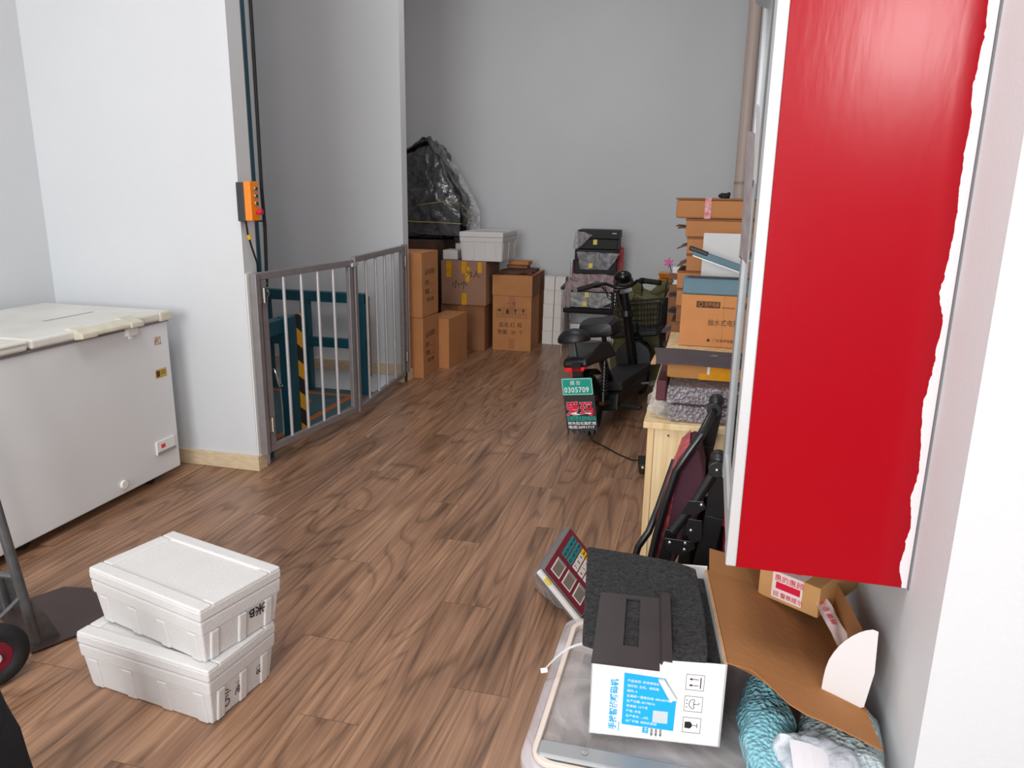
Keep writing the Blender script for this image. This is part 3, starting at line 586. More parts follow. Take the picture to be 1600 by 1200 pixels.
# taped notes on the glass
def note(lab, y0, y1, z0, z1, bow, m):
    mb = MB().sheet(lambda u, v: (.079 - bow * math.sin(math.pi * u) - .006 * v * v, y0 + (y1 - y0) * u, z0 + (z1 - z0) * v + .01 * math.sin(4 * u)), 8, 8, .0006)
    o = mb.build('taped_paper', m, None, smooth=True); tag(o, lab, 'paper')
pm = mat('stained_print', (160, 156, 158), .5, rgb2=(138, 118, 122), vscale=30)
note('curled stained paper taped to the cabinet glass', 1.66, 1.9, 1.36, 1.62, .012, pm)
note('small pale paper above the curled one on the cabinet glass', 1.57, 1.68, 1.52, 1.66, .004, mat('pale_paper', (190, 188, 188), .6))
t = MB().sheet(lambda u, v: (.075 - .02 * math.sin(3 * u) , 1.62 + .3 * u, 1.84 + .32 * v + .09 * u), 8, 6, .001).build('plastic_sheet', mat('grey_plastic_sheet', (150, 152, 154), .45), None, smooth=True)
tag(t, 'grey plastic sheet hanging over the top of the cabinet door', 'plastic sheet')
# drain pipes in the right corner
pv = mat('cream_pvc', (206, 188, 178), .45)
t = thing('drain_pipe', 'thick cream drain pipe with bracket in the back right corner', 'pipe', (.245, 7.70, 0))
MB().cyl((0, 0, 0), (0, 0, 4.2), .058, 28).build('pipe', pv, t, smooth=True)
MB().cyl((0, 0, 1.60), (0, 0, 1.625), .063, 28).build('bracket', mat('grey_bracket', (168, 156, 150), .4), t, smooth=True)
MB().box(.03, .06, -.062, -.03, 1.68, 1.84).build('red_sticker', mat('torn_red_label', (220, 190, 190), .5, rgb2=(206, 70, 84), vscale=25), t)
t = thing('drain_pipe', 'thinner cream pipe just right of the thick one', 'pipe', (.365, 7.72, 0)); MB().cyl((0, 0, 0), (0, 0, 4.2), .032, 20).build('pipe', pv, t, smooth=True)
MB().cyl((0, 0, 2.9), (0, 0, 2.98), .037, 20).build('coupling', pv, t, smooth=True)

# ------------------------------------------------------------------ desk and what stands on it
t = thing('desk', 'pale pine desk along the right wall under wrapped packages', 'desk', (.12, 3.4, 0))
def D(mb, n, **k): return mb.build(n, pine, t, world=True, bevel=.002, **k)
D(MB().box(-.17, .415, 2.489, 4.28, .728, .75), 'desktop'); D(MB().box(-.155, -.133, 2.497, 4.27, 0, .728), 'side_panel'); D(MB().box(.39, .41, 2.5, 4.27, 0, .728), 'side_panel')
D(MB().box(-.133, .39, 2.503, 2.52, .05, .728), 'front_panel'); D(MB().box(-.133, .39, 4.25, 4.27, 0, .728), 'back_panel')
MB().cyl((-.085, 2.5035, .705), (-.085, 2.5, .705), .004, 12).build('screw', mat('brass_screw', (120, 84, 60), .4), t, world=True)
def pack(name, lab, x0, x1, y0, y1, z0, z1, core, rz=0):
    t = thing(name, lab, 'package', ((x0 + x1) / 2, (y0 + y1) / 2, z0), (0, 0, R(rz)), 'bubble wrapped packages on the desk'); a, b, h = (x1 - x0) / 2, (y1 - y0) / 2, z1 - z0
    MB().box(-a + .006, a - .006, -b + .006, b - .006, .004, h - .004).build('board', core, t, bevel=.004)
    MB().box(-a, a, -b, b, 0, h).build('bubble_wrap', bubble, t, bevel=.008, cuts=5, crumple=.0015, cscale=20)
    return t
gray_core = mat('grey_plum_core', (92, 78, 86), .6)
t = pack('wrapped_package', 'lowest bubble wrapped package, its loose film bulging over the desk edge', -.09, .36, 2.515, 3.0, .752, .809, gray_core)
MB().ell((-.24, -.12, .032), (.07, .11, .028), 18, 12).build('loose_wrap', film, t, crumple=.02, cscale=14, smooth=True, cuts=1)
MB().ell((-.25, .08, .032), (.055, .12, .027), 18, 12).build('loose_wrap', film, t, crumple=.02, cscale=14, smooth=True, cuts=1)
t = pack('wrapped_package', 'upper bubble wrapped package with a maroon end sticking out', -.10, .36, 2.52, 2.95, .814, .874, gray_core)
MB().box(-.268, -.232, -.19, .15, -.001, .072).build('maroon_end', maroon, t, bevel=.006)
t = thing('taped_carton', 'flat brown carton banded with orange tape on the wrapped packages', 'box', (.12, 2.92, .880))
MB().box(-.228, .25, -.30, -.10, 0, .062).build('body', mat('orange_cardboard', (196, 134, 74), .8, var=.06), t, bevel=.004)
MB().box(-.085, -.015, -.302, -.30, 0, .058).box(-.085, -.015, -.3, -.1, .062, .0635).build('tape', tape_or, t)
MB().box(-.12, -.085, -.3025, -.30, 0, .022).build('tape', tape_or, t); MB().box(.085, .11, -.3025, -.3, 0, .058).build('tape', tape_or, t)
MB().box(-.093, -.085, -.3028, -.30, .02, .058).build('white_label', white_pl, t); MB().box(-.012, -.006, -.3028, -.30, 0, .056).build('white_label', white_pl, t)
t = thing('plum_board', 'dark plum folded board lying across the taped carton', 'board', (.12, 2.63, .955), (0, 0, R(1)))
MB().sheet(lambda u, v: (-.262 + .5 * u - .02 * v, -.125 + .235 * v, .004 + .012 * math.sin(v * 3.1) + .002 * math.sin(9 * u)), 16, 8, .008).build('board', plum, t, smooth=False)
MB().prism([(-.280, -.13), (-.264, -.122), (-.264, .06), (-.274, .0)], -.006, .002, 'z').build('raw_edge', card_edge, t)
text('printed_text', '|云', .022, mat('silver_print', (150, 138, 142), .5), t, (-.09, -.045, .0165), (1, 0, 0), (0, 1, .12))
# heater carton
t = thing('heater_carton', 'brown carton printed with a heater name carrying the blue sealer', 'box', (.10, 3.99, .752), (0, 0, R(-1.5)))
MB().box(-.21, .28, -.10, .12, 0, .262).build('body', mat('warm_cardboard', (200, 136, 84), .8, var=.05), t, bevel=.003)
MB().box(-.0005, .0005, -.1006, -.1, 0, .26).build('fold_line', card_d, t)
y = -.1008
MB().box(-.135, -.02, y, -.1, .198, .23).build('logo_band', ink_br, t)
MB().tube([(-.115 + .011 * math.cos(k * .6), y, .214 + .011 * math.sin(k * .6)) for k in range(10)], .0018, 6, closed=True).build('logo_ring', card, t)
text('logo_text', '容声电器', .024, card, t, (-.097, y - .0003, .206), (1, 0, 0), (0, 0, 1), squash=.75); text('printed_text', '容声品质生活家', .009, ink_br, t, (-.012, y, .198), (1, 0, 0), (0, 0, 1))
text('printed_text', '抽水式电热水器', .036, ink_br, t, (-.075, y, .112), (1, 0, 0), (0, 0, 1), squash=.85)
text('printed_text', '广东容声电器股份', .017, ink_br, t, (-.045, y, .028), (1, 0, 0), (0, 0, 1)); MB().cyl((-.065, y, .034), (-.065, -.1, .034), .008, 14).build('round_mark', ink_br, t)
# impulse sealer
t = thing('bag_sealer', 'slate blue bag sealer with raised black tipped arm on the heater carton', 'sealer', (.08, 3.97, 1.016), (0, 0, R(-1.5)))
MB().prism([(-.085, 0), (-.08, .055), (-.07, .078), (.07, .078), (.085, 0)], -.19, .3, 'x').build('body', blue_gr, t, bevel=.006)
MB().box(-.165, .28, -.062, -.03, .078, .087).build('sealing_strip', black_pl, t, bevel=.002)
for x in (-.13, -.01): MB().cyl((x, -.046, .087), (x, -.046, .089), .004, 10).build('screw', steel, t)
MB().hexa(bar_box((-.155, .0, .205), (.25, .0, .075), .03, .034, (0, 1, 0))).build('arm', blue_gr, t, bevel=.005)
MB().hexa(bar_box((-.155, .0, .185), (.25, .0, .055), .024, .006, (0, 1, 0))).build('arm_pad', white_pl, t)
MB().hexa(bar_box((-.175, .0, .224), (-.08, .0, .192), .036, .022, (0, 1, 0))).build('handle', black_pl, t, bevel=.006)
t = MB().box(-.03, .20, 4.14, 4.17, 1.018, 1.305).build('styrofoam_slab', styro, None, bevel=.004); tag(t, 'upright white foam slab behind the blue sealer arm', 'foam slab')
o = MB().box(-.03, .30, 4.095, 4.25, .752, 1.0155).build('plain_carton', card_d, None, bevel=.003); o.location.y += .02; tag(o, 'plain carton hidden behind the heater carton holding the foam slab', 'box')
# ------------------------------------------------------------------ stack of mailer cartons
n_stack = 15; z = 0
heights = [.10, .1, .1, .1, .095, .095, .1, .095, .095, .1, .1, .095, .095, .10, .112]
for i, h in enumerate(heights):
    top = i == n_stack - 1; x0 = -.165 + random.uniform(-.015, .02) if not top else -.188
    if i == 13: x0 = -.128
    if i in (11, 12): x0 = -.115
    lab = ('taped closed carton on the very top of the tall flat carton stack' if top else 'flat brown carton with loose side flaps, number %s from the top of the tall stack' % ['two', 'three', 'four', 'five', 'six', 'seven', 'eight', 'nine', 'ten', 'eleven', 'twelve', 'thirteen', 'fourteen', 'fifteen'][n_stack - 2 - i])
    t = thing('flat_carton', lab, 'box', (0, 4.62, z), (0, 0, R(random.uniform(-1.5, 1.5) if not top else -1)), 'tall stack of flat cartons')
    x1 = .19 if top else .21
    MB().box(x0, x1, -.2, .18, 0, h - .012).build('body', card if i > 8 else card_d, t, bevel=.012 if top else .003)
    MB().box(x0 - .004, x1, -.203, .18, h - .012, h - .002).build('lid', card_d, t, bevel=.003)
    if top:
        MB().box(-.035, .0, -.2045, -.2, .0, h).box(-.035, 0, -.2, .1, h - .001, h + .0006).build('printed_tape', mat('pink_printed_tape', (214, 170, 164), .4, rgb2=(190, 60, 80), vscale=60), t)
    else:
        for k in range(2):
            l_ = random.uniform(.03, .062); dz = random.uniform(-.025, .015)
            MB().hexa([(x0 - l_, -.19 + .02 * k, h * .45 + dz), (x0, -.19, h * .45), (x0, -.02 + .15 * k, h * .45), (x0 - l_, -.06 + .15 * k, h * .45 + dz), (x0 - l_, -.19 + .02 * k, h * .45 + .004 + dz), (x0, -.19, h * .45 + .004), (x0, -.02 + .15 * k, h * .45 + .004), (x0 - l_, -.06 + .15 * k, h * .45 + .004 + dz)]).build('side_flap', plum if k == 0 else card_d, t)
    z += h
t = MB().ell((.06, 4.6, z + .012), (.035, .03, .016), 12, 8).build('black_scrap', black_mt, None, crumple=.012, cscale=30); tag(t, 'small crumpled black scrap on top of the tall carton stack', 'scrap')
# ------------------------------------------------------------------ clear storage bin and foreground pile
clear = film_mat('bin_plastic', (206, 200, 200), .55, 5, bump=.12, rough=.2)
rimm = mat('bin_lid_rim', (222, 206, 194), .3)
t = thing('storage_bin', 'large clear plastic storage bin with grey contents under the white printer carton', 'storage bin', (.03, 1.5, 0))
def rrect(x0, x1, y0, y1, r, n=5):
    p = arc(x1 - r, y1 - r, r, 0, 90, n) + arc(x0 + r, y1 - r, r, 90, 180, n) + arc(x0 + r, y0 + r, r, 180, 270, n) + arc(x1 - r, y0 + r, r, 270, 360, n); return p
o1, o2 = rrect(-.25, .35, 1.27, 1.77, .05), rrect(-.285, .385, 1.235, 1.80, .05)
n_ = len(o1); mb = MB(); i1 = rrect(-.24, .34, 1.28, 1.76, .045); i2 = rrect(-.28, .38, 1.24, 1.795, .048)
vs = [(p[0], p[1], .002) for p in o1] + [(p[0], p[1], .375) for p in o2] + [(p[0], p[1], .375) for p in i2] + [(p[0], p[1], .008) for p in i1]
fs = [tuple(range(n_))[::-1], tuple(range(3 * n_, 4 * n_))]
for q in range(3): fs += [(q * n_ + k, q * n_ + (k + 1) % n_, (q + 1) * n_ + (k + 1) % n_, (q + 1) * n_ + k) for k in range(n_)]
mb.add(vs, fs).build('tub', film_mat('tub_plastic', (214, 208, 214), .42, 3, bump=.05, rough=.15), t, world=True, smooth=True)
grc = mat('grey_packed_contents', (128, 118, 112), .7, rgb2=(104, 98, 96), vscale=3)
MB().box(-.175, .30, 1.31, 1.74, .01, .36).build('contents', grc, t, world=True, bevel=.02)
MB().box(-.235, -.178, 1.32, 1.74, .01, .34).build('contents', mat('dark_contents', (66, 64, 66), .6, var=.3, vscale=30), t, world=True, bevel=.01)
lid = MB().prism(rrect(-.262, .362, 1.258, 1.778, .045), .383, .388, 'z').build('lid', clear, t, world=True)
def loop_tube(x0, x1, y0, y1, r, z, rad, nm, m, par): return MB().tube([(p[0], p[1], z) for p in rrect(x0, x1, y0, y1, r)], rad, 8, closed=True).build(nm, m, par, world=True, smooth=True)
def band(a, b, z0, z1, nm, m, par):
    n_ = len(a); vs = [(p[0], p[1], z0) for p in a] + [(p[0], p[1], z0) for p in b] + [(p[0], p[1], z1) for p in a] + [(p[0], p[1], z1) for p in b]; fs = []
    for k in range(n_):
        j = (k + 1) % n_; fs += [(k, j, n_ + j, n_ + k), (2 * n_ + k, 3 * n_ + k, 3 * n_ + j, 2 * n_ + j), (k, 2 * n_ + k, 2 * n_ + j, j), (n_ + k, n_ + j, 3 * n_ + j, 3 * n_ + k)]
    return MB().add(vs, fs).build(nm, m, par, world=True, bevel=.002)
band(rrect(-.294, .394, 1.226, 1.81, .055), rrect(-.272, .372, 1.248, 1.788, .045), .372, .392, 'lid_skirt', film_mat('lid_skirt_plastic', (216, 210, 216), .6, 4, bump=.1, rough=.15), t)
band(rrect(-.272, .372, 1.248, 1.788, .045), rrect(-.260, .360, 1.260, 1.776, .04), .386, .401, 'lid_rim', rimm, t)
MB().prism(rrect(-.262, .20, 1.266, 1.315, .012), .384, .405, 'z').build('crossbar', mat('silver_bar', (150, 152, 154), .35, metal=.2), t, world=True, bevel=.006)
MB().cyl((-.165, 1.29, .405), (-.165, 1.29, .409), .006, 14).build('rivet', steel, t, world=True)
MB().cyl((-.215, 1.745, .388), (-.215, 1.745, .396), .022, 20).build('round_boss', mat('frosted', (190, 182, 176), .4), t, world=True)
t = thing('cable_tie', 'white cable tie poking out over the bin rim', 'cable tie', (-.25, 1.53, .42))
MB().sheet(lambda u, v: (-.205 - .092 * u, 1.60 - .085 * u - .02 * math.sin(3.14 * u) + .009 * v, .455 + .03 * math.sin(3.1 * u) - .035 * u), 10, 1, .002).build('strap', white_pl, t, world=True, smooth=True)
MB().cyl((-.305, 1.515, .418), (-.290, 1.520, .420), .006, 10).build('tip', white_pl, t, world=True)
# printer carton
t = thing('printer_carton', 'white open carton with a blue label standing on the clear bin', 'box', (-.034, 1.37, .403), (0, 0, R(6.2)))
CW, CD, CH = .268, .395, .192; a = CW / 2; wc_ = mat('white_coated_card', (240, 240, 240), .45, var=.015)
MB().box(-a, a, 0, .004, 0, CH).box(-a, -a + .004, 0, CD, 0, CH).box(a - .006, a, 0, CD, 0, CH).box(-a, a, CD - .004, CD, 0, CH + .012).box(-a, a, 0, CD, 0, .004).build('body', wc_, t, bevel=.0015)
MB().box(a - .0062, a + .0004, .002, CD, CH, CH + .0012).box(a - .0035, a - .002, .002, CD, CH, CH + .004).build('raw_edge', card_edge, t)
MB().box(-a + .008, a - .008, .008, CD - .008, .01, CH - .02).build('foam_lining', foamd, t)
y = -.0006; tx = lambda b, s, m, x, z, sq=1.: text('printed_text', b, s, m, t, (x, y, z), (0, 0, 1), (-1, 0, 0), squash=sq)
cyan = mat('cyan_print', (20, 176, 232), .5)
text('printed_text', '手持智能喷码机', .0172, cyan, t, (-a + .0545, y, .016), (0, 0, 1), (-1, 0, 0), bold=.0004)
MB().box(-a + .0605, -a + .062, y, .0, .014, .036).build('cyan_rule', cyan, t)
L0, L1, Z0, Z1 = -a + .067, -a + .172, .032, .158
MB().prism([(L0, Z0), (L1, Z0 - .004), (L1 + .002, .100), (L0 + .082, Z1 - .01), (L0, Z1 - .005)], y - .0004, 0).build('blue_label', cyan, t)
for i, b in enumerate(('产品名称: 手持喷码机', '喷印机: 主机、喷码笔', '编码: A', '全国统一服务热线: 4001897968', '生产日期: 20170316', '保修期: 12个月', '产地: 大陆', '生产单位: ....0元', '出厂价格: 喷码机系统')):
    text('label_text', b, .0068, white_ink, t, (L0 + .007, y - .0006, Z1 - .024 - .0118 * i), (1, 0, -.045), (0.045, 0, 1))
MB().box(L0 + .062, L0 + .092, y - .0009, 0, Z0 + .012, Z0 + .040).build('pale_square', mat('pale_label_patch', (206, 214, 220), .5), t)
MB().prism([(L0 + .068, .148), (L0 + .080, .149), (L0 + .107, .106), (L0 + .094, .102)], y - .008, y - .002).build('peeling_corner', white_pl, t)
MB().box(L0 + .043, L0 + .055, y, 0, .016, Z0 - .003).build('cyan_block', cyan, t); text('printed_text', 'TIPS', .0075, white_ink, t, (L0 + .0525, y - .0003, .018), (0, 0, 1), (-1, 0, 0))
for i in range(3): text('printed_text', '•喷印时请勿', .0055, ink, t, (L0 + .064 + .009 * i, y, .010), (0, 0, 1), (-1, 0, 0))
for i, zc in enumerate((.146, .096, .046)):
    x0 = .056; s_ = .036; f = MB()
    for q in ((x0, x0 + s_, zc - .018, zc - .0173), (x0, x0 + s_, zc + .0173, zc + .018), (x0, x0 + .0007, zc - .018, zc + .018), (x0 + s_ - .0007, x0 + s_, zc - .018, zc + .018)): f.box(q[0], q[1], y, 0, q[2], q[3])
    if i == 0:
        f.box(x0 + .028, x0 + .030, y, 0, zc - .013, zc + .012)
        for dz in (-.007, .007): f.box(x0 + .010, x0 + .025, y, 0, zc + dz - .0006, zc + dz + .0006); f.prism([(x0 + .006, zc + dz), (x0 + .012, zc + dz - .003), (x0 + .012, zc + dz + .003)], y, 0)
    elif i == 1:
        f.tube([(x0 + .0185 - .009 * math.sin(R(k)), y, zc + .011 * math.cos(R(k))) for k in range(0, 181, 15)], .0006, 4)
        f.tube([(x0 + .0185, y, zc + .011), (x0 + .0205, y, zc + .007), (x0 + .0175, y, zc + .0035), (x0 + .0205, y, zc), (x0 + .0175, y, zc - .004), (x0 + .0205, y, zc - .007), (x0 + .0185, y, zc - .011)], .0006, 4)
        f.tube([(x0 + .018, y, zc), (x0 + .028, y, zc), (x0 + .030, y, zc + .002), (x0 + .028, y, zc + .004)], .0006, 4)
        for q in (-.008, 0, .008): f.cyl((x0 + .005, y, zc + q), (x0 + .005, 0, zc + q), .0012, 8)
    else:
        f.prism([(x0 + .004, zc - .007), (x0 + .014, zc - .008), (x0 + .018, zc - .004), (x0 + .019, zc), (x0 + .018, zc + .004), (x0 + .014, zc + .008), (x0 + .004, zc + .007)], y, 0)
        f.box(x0 + .019, x0 + .028, y, 0, zc - .0005, zc + .0005); f.box(x0 + .028, x0 + .0292, y, 0, zc - .005, zc + .005)
    f.build('handling_mark', ink, t)
# the carton lid lies open to the right, brown side up
lidp = thing('lid_root', None, None); bpy.data.objects.remove(lidp)
P_ = lambda u, v, dz=0.: (a + .001 + .276 * u, .004 + (CD - .008) * v, CH + .004 - .085 * u + dz)
lp = MB().sheet(lambda u, v: P_(u, v, .008 * math.sin(math.pi * u)), 8, 8, .003).build('lid', card_in, t)
MB().sheet(lambda u, v: (a + .004 + .272 * (u * (1 - .0 * v) + (0.16 * v * (1 - u))), .004 - .092 * v * min(1, .05 + 3.2 * u), CH + .003 - .085 * u - .006 * v + .008 * math.sin(math.pi * u)), 8, 6, .003).build('lid_wing', card_in, lp)
MB().sheet(lambda u, v: (a + .004 + .272 * (u + .04 * v * (1 - u)), CD - .004 + .10 * v, CH + .004 - .085 * u + .01 * v + .008 * math.sin(math.pi * u)), 8, 6, .003).build('lid_wing', card_in, lp)
MB().sheet(lambda u, v: (a + .276 + .012 * v, .05 + (CD - .06) * u, CH - .08 + .11 * v), 6, 3, .003).build('tuck_flap', card_in, lp)
MB().prism([(.306, .510), (.341, .513), (.366, .521), (.376, .60), (.372, .690), (.362, .693), (.350, .689), (.338, .682), (.326, .672), (.316, .661), (.306, .647), (.298, .632), (.291, .614), (.287, .594), (.285, .57), (.284, .54), (.288, .516)], 1.428, 1.4305).build('tuck_ear', mat('white_lined_card', (218, 214, 214), .6), lp, world=True, bevel=.0008)
# foam and plate on top
t = MB().prism([(-.238, 1.735), (-.187, 1.345), (-.12, 1.325), (.058, 1.352), (.050, 1.50), (.028, 1.69), (-.02, 1.715), (-.12, 1.728)], .612, .64, 'z').build('foam_sheet', foamd, None, bevel=.004); tag(t, 'speckled charcoal foam sheet lying over the open white carton', 'foam sheet')
t = thing('plastic_plate', 'dark slotted plastic plate with a folded edge on the charcoal foam', 'plate', (-.09, 1.39, .642), (0, 0, R(4)))
pm_ = mat('brownish_black_plastic', (54, 46, 48), .4, var=.12, vscale=10)
MB().box(-.075, -.018, -.135, .125, 0, .004).box(.012, .052, -.135, .125, 0, .004).box(-.018, .012, -.135, -.07, 0, .004).box(-.018, .012, .11, .125, 0, .004).build('plate', pm_, t)
MB().prism([(.052, .004), (.056, .014), (.075, .012), (.075, .008), (.059, .009), (.056, 0)], -.115, .135).build('folded_edge', pm_, t)
# things on the opened lid
t = thing('small_carton', 'small torn carton with red printed tape on the opened lid', 'box', (.30, 1.80, .566), (0, 0, R(-33)))
MB().box(-.075, .075, -.11, .11, 0, .075).build('body', mat('tan_cardboard', (186, 140, 88), .8, var=.05), t, bevel=.003)
wt = mat('white_printed_tape', (226, 210, 206), .3)
MB().box(-.04, .035, -.1115, -.11, .01, .075).box(-.04, .035, -.11, .11, .0752, .0762).build('tape', wt, t)
MB().box(-.03, .03, -.1122, -.1115, .035, .052).box(-.012, .012, -.09, .09, .0763, .0768).build('tape_print', red_print, t)
text('tape_text', '惠的惠顾', .018, red_print, t, (-.035, -.1124, .056), (1, 0, 0), (0, 0, 1)); text('tape_text', '回 警察提示', .014, red_print, t, (-.035, -.1124, .016), (1, 0, 0), (0, 0, 1))
text('tape_text', '易碎品轻拿轻放', .02, red_print, t, (.018, -.09, .0772), (0, 1, 0), (-1, 0, 0))
t = MB().sheet(lambda u, v: (.288 + .030 * u + .050 * v, 1.690 + .026 * u - .125 * v, .604 - .050 * v + .008 * math.sin(3.1 * v) + .003 * math.sin(6 * u + 9 * v)), 8, 14, .001).build('torn_tape', wt, None, smooth=True, crumple=.002, cscale=40); tag(t, 'torn strip of white and red printed tape hanging on the small carton', 'tape')
bpy.context.view_layer.update()
text('tape_text', '警示语 易碎', .016, red_print, t, (.297, 1.690, .6125), (.35, -.87, -.33), (.75, .60, .10), world=True)
# bubble wrap and bags under the open lid
t = MB().ell((.185, 1.415, .45), (.055, .19, .05), 24, 16).build('teal_bubble_wrap', bubble_teal, None, crumple=.012, cscale=12, smooth=True, cuts=1); tag(t, 'teal tinted bubble wrap bundled under the opened carton lid', 'bubble wrap')
t = MB().ell((.33, 1.40, .45), (.075, .17, .055), 24, 16).build('clear_bubble_wrap', bubble_clear, None, crumple=.014, cscale=12, smooth=True, cuts=1); tag(t, 'clear grey bubble wrap against the right wall', 'bubble wrap')
t = MB().ell((.265, 1.285, .485), (.075, .085, .025), 20, 12).build('plastic_bag', film_mat('milky_bag', (214, 222, 232), .75, 12, bump=.8), None, crumple=.016, cscale=14, smooth=True, cuts=1); tag(t, 'crumpled milky plastic bag over the bubble wrap', 'bag')
t = MB().sheet(lambda u, v: (.215 + .11 * u, 1.20 + .1 * v, .517 - .02 * u + .004 * math.sin(5 * u)), 6, 4, .001).build('paper_sheet', mat('white_paper', (236, 238, 244), .6), None); tag(t, 'folded white paper sheet inside the milky bag', 'paper')
# ------------------------------------------------------------------ electric bicycle
t = thing('electric_bicycle', 'small black electric bicycle with green number plate, charging on the wood floor', 'bicycle', (-.635, 4.625, 0), (0, 0, 0))
t.rotation_euler = (Matrix.Rotation(R(-11), 3, 'Z') @ Matrix.Rotation(R(-8.5), 3, 'Y')).to_euler()
def Bk(mb, n, m=black_pl, par=None, **k): return mb.build(n, m, par or t, **k)
wr = .165
for yy, nm in ((0, 'rear_wheel'), (1.14, 'front_wheel')):
    w_ = Bk(MB().tube([(0, yy + wr * math.cos(2 * math.pi * k / 36), .195 + wr * math.sin(2 * math.pi * k / 36)) for k in range(36)], .03, 12, closed=True), nm, rubber, smooth=True)
    Bk(MB().cyl((-.045, yy, .195), (.045, yy, .195), .06 if yy == 0 else .03, 24), 'hub', black_metal, par=w_)
    sp = MB()
    for k in range(5): an = 2 * math.pi * k / 5; sp.cyl((0, yy, .195), (0, yy + .15 * math.cos(an), .195 + .15 * math.sin(an)), .012, 8)
    Bk(sp, 'spokes', black_metal, par=w_)
    Bk(MB().tube([(0, yy + .138 * math.cos(2 * math.pi * k / 36), .195 + .138 * math.sin(2 * math.pi * k / 36)) for k in range(36)], .009, 8, closed=True), 'rim', black_metal, par=w_, smooth=True)
# rear mudguard, flap, plate, lamp
Bk(MB().sheet(lambda u, v: ((u - .5) * .10, -.215 * math.cos(R(150 * v - 15)) , .195 + .215 * math.sin(R(150 * v - 15)) + .01), 6, 14, .004), 'rear_mudguard', smooth=True)
zig = [(-.065, .29), (.135, .29), (.135, .045), (.112, .075), (.10, .03), (.078, .072), (.06, .035), (.045, .07), (.02, .042), (.0, .075), (-.02, .045), (-.045, .08), (-.065, .03)]
fp = Bk(MB().prism([(x, z + .02) for x, z in zig], -.252, -.249), 'mud_flap', mat('flap_rubber', (44, 44, 46), .6))
pk = mat('pink_red_print', (222, 16, 64), .4); cy = mat('teal_print', (20, 178, 160), .5)
def ft(b, s_, m, x, z, **k): return text('flap_text', b, s_, m, t, (x, -.2525, z), (1, 0, 0), (0, 0, 1), **k)
ft('爱玛', .095, white_ink, -.0575, .190, squash=.95, bold=.0034); text('flap_text', '爱玛', .095, pk, t, (-.0575, -.2530, .190), (1, 0, 0), (0, 0, 1), squash=.95, bold=.0022)
ft('全球超受欢迎的电动车', .034, cy, -.058, .152, squash=.56, bold=.0006); ft('前东街北首路西', .021, white_ink, -.055, .127, squash=1.25, bold=.0004); ft('电话:2091717', .021, white_ink, -.055, .103, squash=1.42, bold=.0004)
pg = mat('plate_green', (14, 158, 140), .4)
pp = Bk(MB().prism([(-.06, .312), (.125, .312), (.132, .318), (.132, .412), (.125, .418), (-.06, .418), (-.067, .412), (-.067, .318)], -.258, -.2555), 'number_plate', pg, bevel=.001)
pb = MB()
for q in ((-.06, .125, .316, .3185), (-.06, .125, .4115, .414), (-.063, -.0605, .318, .412), (.1255, .128, .318, .412)): pb.box(q[0], q[1], -.2586, -.258, q[2], q[3])
Bk(pb, 'plate_border', white_ink, par=pp)
text('plate_text', '烟 台', .030, white_ink, pp, (-.012, -.2585, .378), (1, 0, 0), (0, 0, 1)); text('plate_text', '0305709', .046, white_ink, pp, (-.053, -.2585, .330), (1, 0, 0), (0, 0, 1), squash=.9, bold=.0006, ch=1.12)
for x in (0, .07): Bk(MB().cyl((x, -.262, .404), (x, -.255, .404), .005, 10), 'plate_screw', steel, par=pp)
Bk(MB().box(.0, .06, -.235, -.2, .40, .5), 'plate_bracket', black_metal)
lr = mat('tail_light_red', (236, 12, 34), .2, coat=1.)
Bk(MB().prism([(-.042, .452), (-.05, .464), (-.045, .476), (.075, .476), (.08, .464), (.072, .452)], -.235, -.2), 'tail_light', lr, bevel=.003)
Bk(MB().box(-.012, .045, -.232, -.2, .42, .452), 'tail_reflector', lr, bevel=.003)
# body hump under the rear pad
Bk(MB().add([(-.075, -.20, .468), (.09, -.20, .468), (.10, .36, .44), (-.10, .36, .44), (-.07, -.19, .52), (.085, -.19, .52), (.085, .10, .575), (-.085, .10, .575), (.06, .34, .54), (-.06, .34, .54)],
    [(0, 3, 2, 1), (0, 1, 5, 4), (4, 5, 6, 7), (7, 6, 8, 9), (3, 9, 8, 2), (1, 2, 8, 6, 5), (0, 4, 7, 9, 3)]), 'rear_cover', bevel=.02, segs=4, smooth=True)
Bk(MB().hexa(bar_box((-.02, -.13, .50), (-.03, -.12, .655), .05, .03, (1, 0, 0))), 'pad_bracket', mat('grey_black_metal', (66, 66, 68), .4), bevel=.006)
Bk(MB().ell((-.015, -.11, .625), (.105, .085, .075), 24, 14, zmin=-.08), 'rear_backrest', black_pl, smooth=True)
# saddle
sd = MB(); rings = [(-.16, .055, .60, .64), (-.14, .115, .585, .675), (-.06, .135, .58, .695), (.04, .125, .58, .70), (.12, .085, .59, .69), (.17, .045, .60, .67), (.19, .02, .615, .655)]
vs = []; 
for (dy, hw, zb, zt) in rings:
    for (x, z) in ((-hw, zb + .02), (-hw * .98, zt - .02), (-hw * .8, zt), (hw * .8, zt), (hw * .98, zt - .02), (hw, zb + .02), (hw * .8, zb), (-hw * .8, zb)): vs.append((x - .03, .46 + dy, z - .012))
fs = [(i * 8 + k, i * 8 + (k + 1) % 8, (i + 1) * 8 + (k + 1) % 8, (i + 1) * 8 + k) for i in range(len(rings) - 1) for k in range(8)] + [tuple(range(8)), tuple(range(8 * len(rings) - 8, 8 * len(rings)))]
Bk(sd.add(vs, fs), 'saddle', mat('saddle_vinyl', (24, 24, 26), .42), bevel=.012, segs=3, smooth=True)
Bk(MB().cyl((-.02, .47, .42), (-.028, .47, .58), .017, 14), 'seat_post', black_metal, smooth=True)
Bk(MB().ell((-.028, .47, .575), (.06, .05, .018), 16, 8), 'seat_clamp', black_metal, smooth=True)
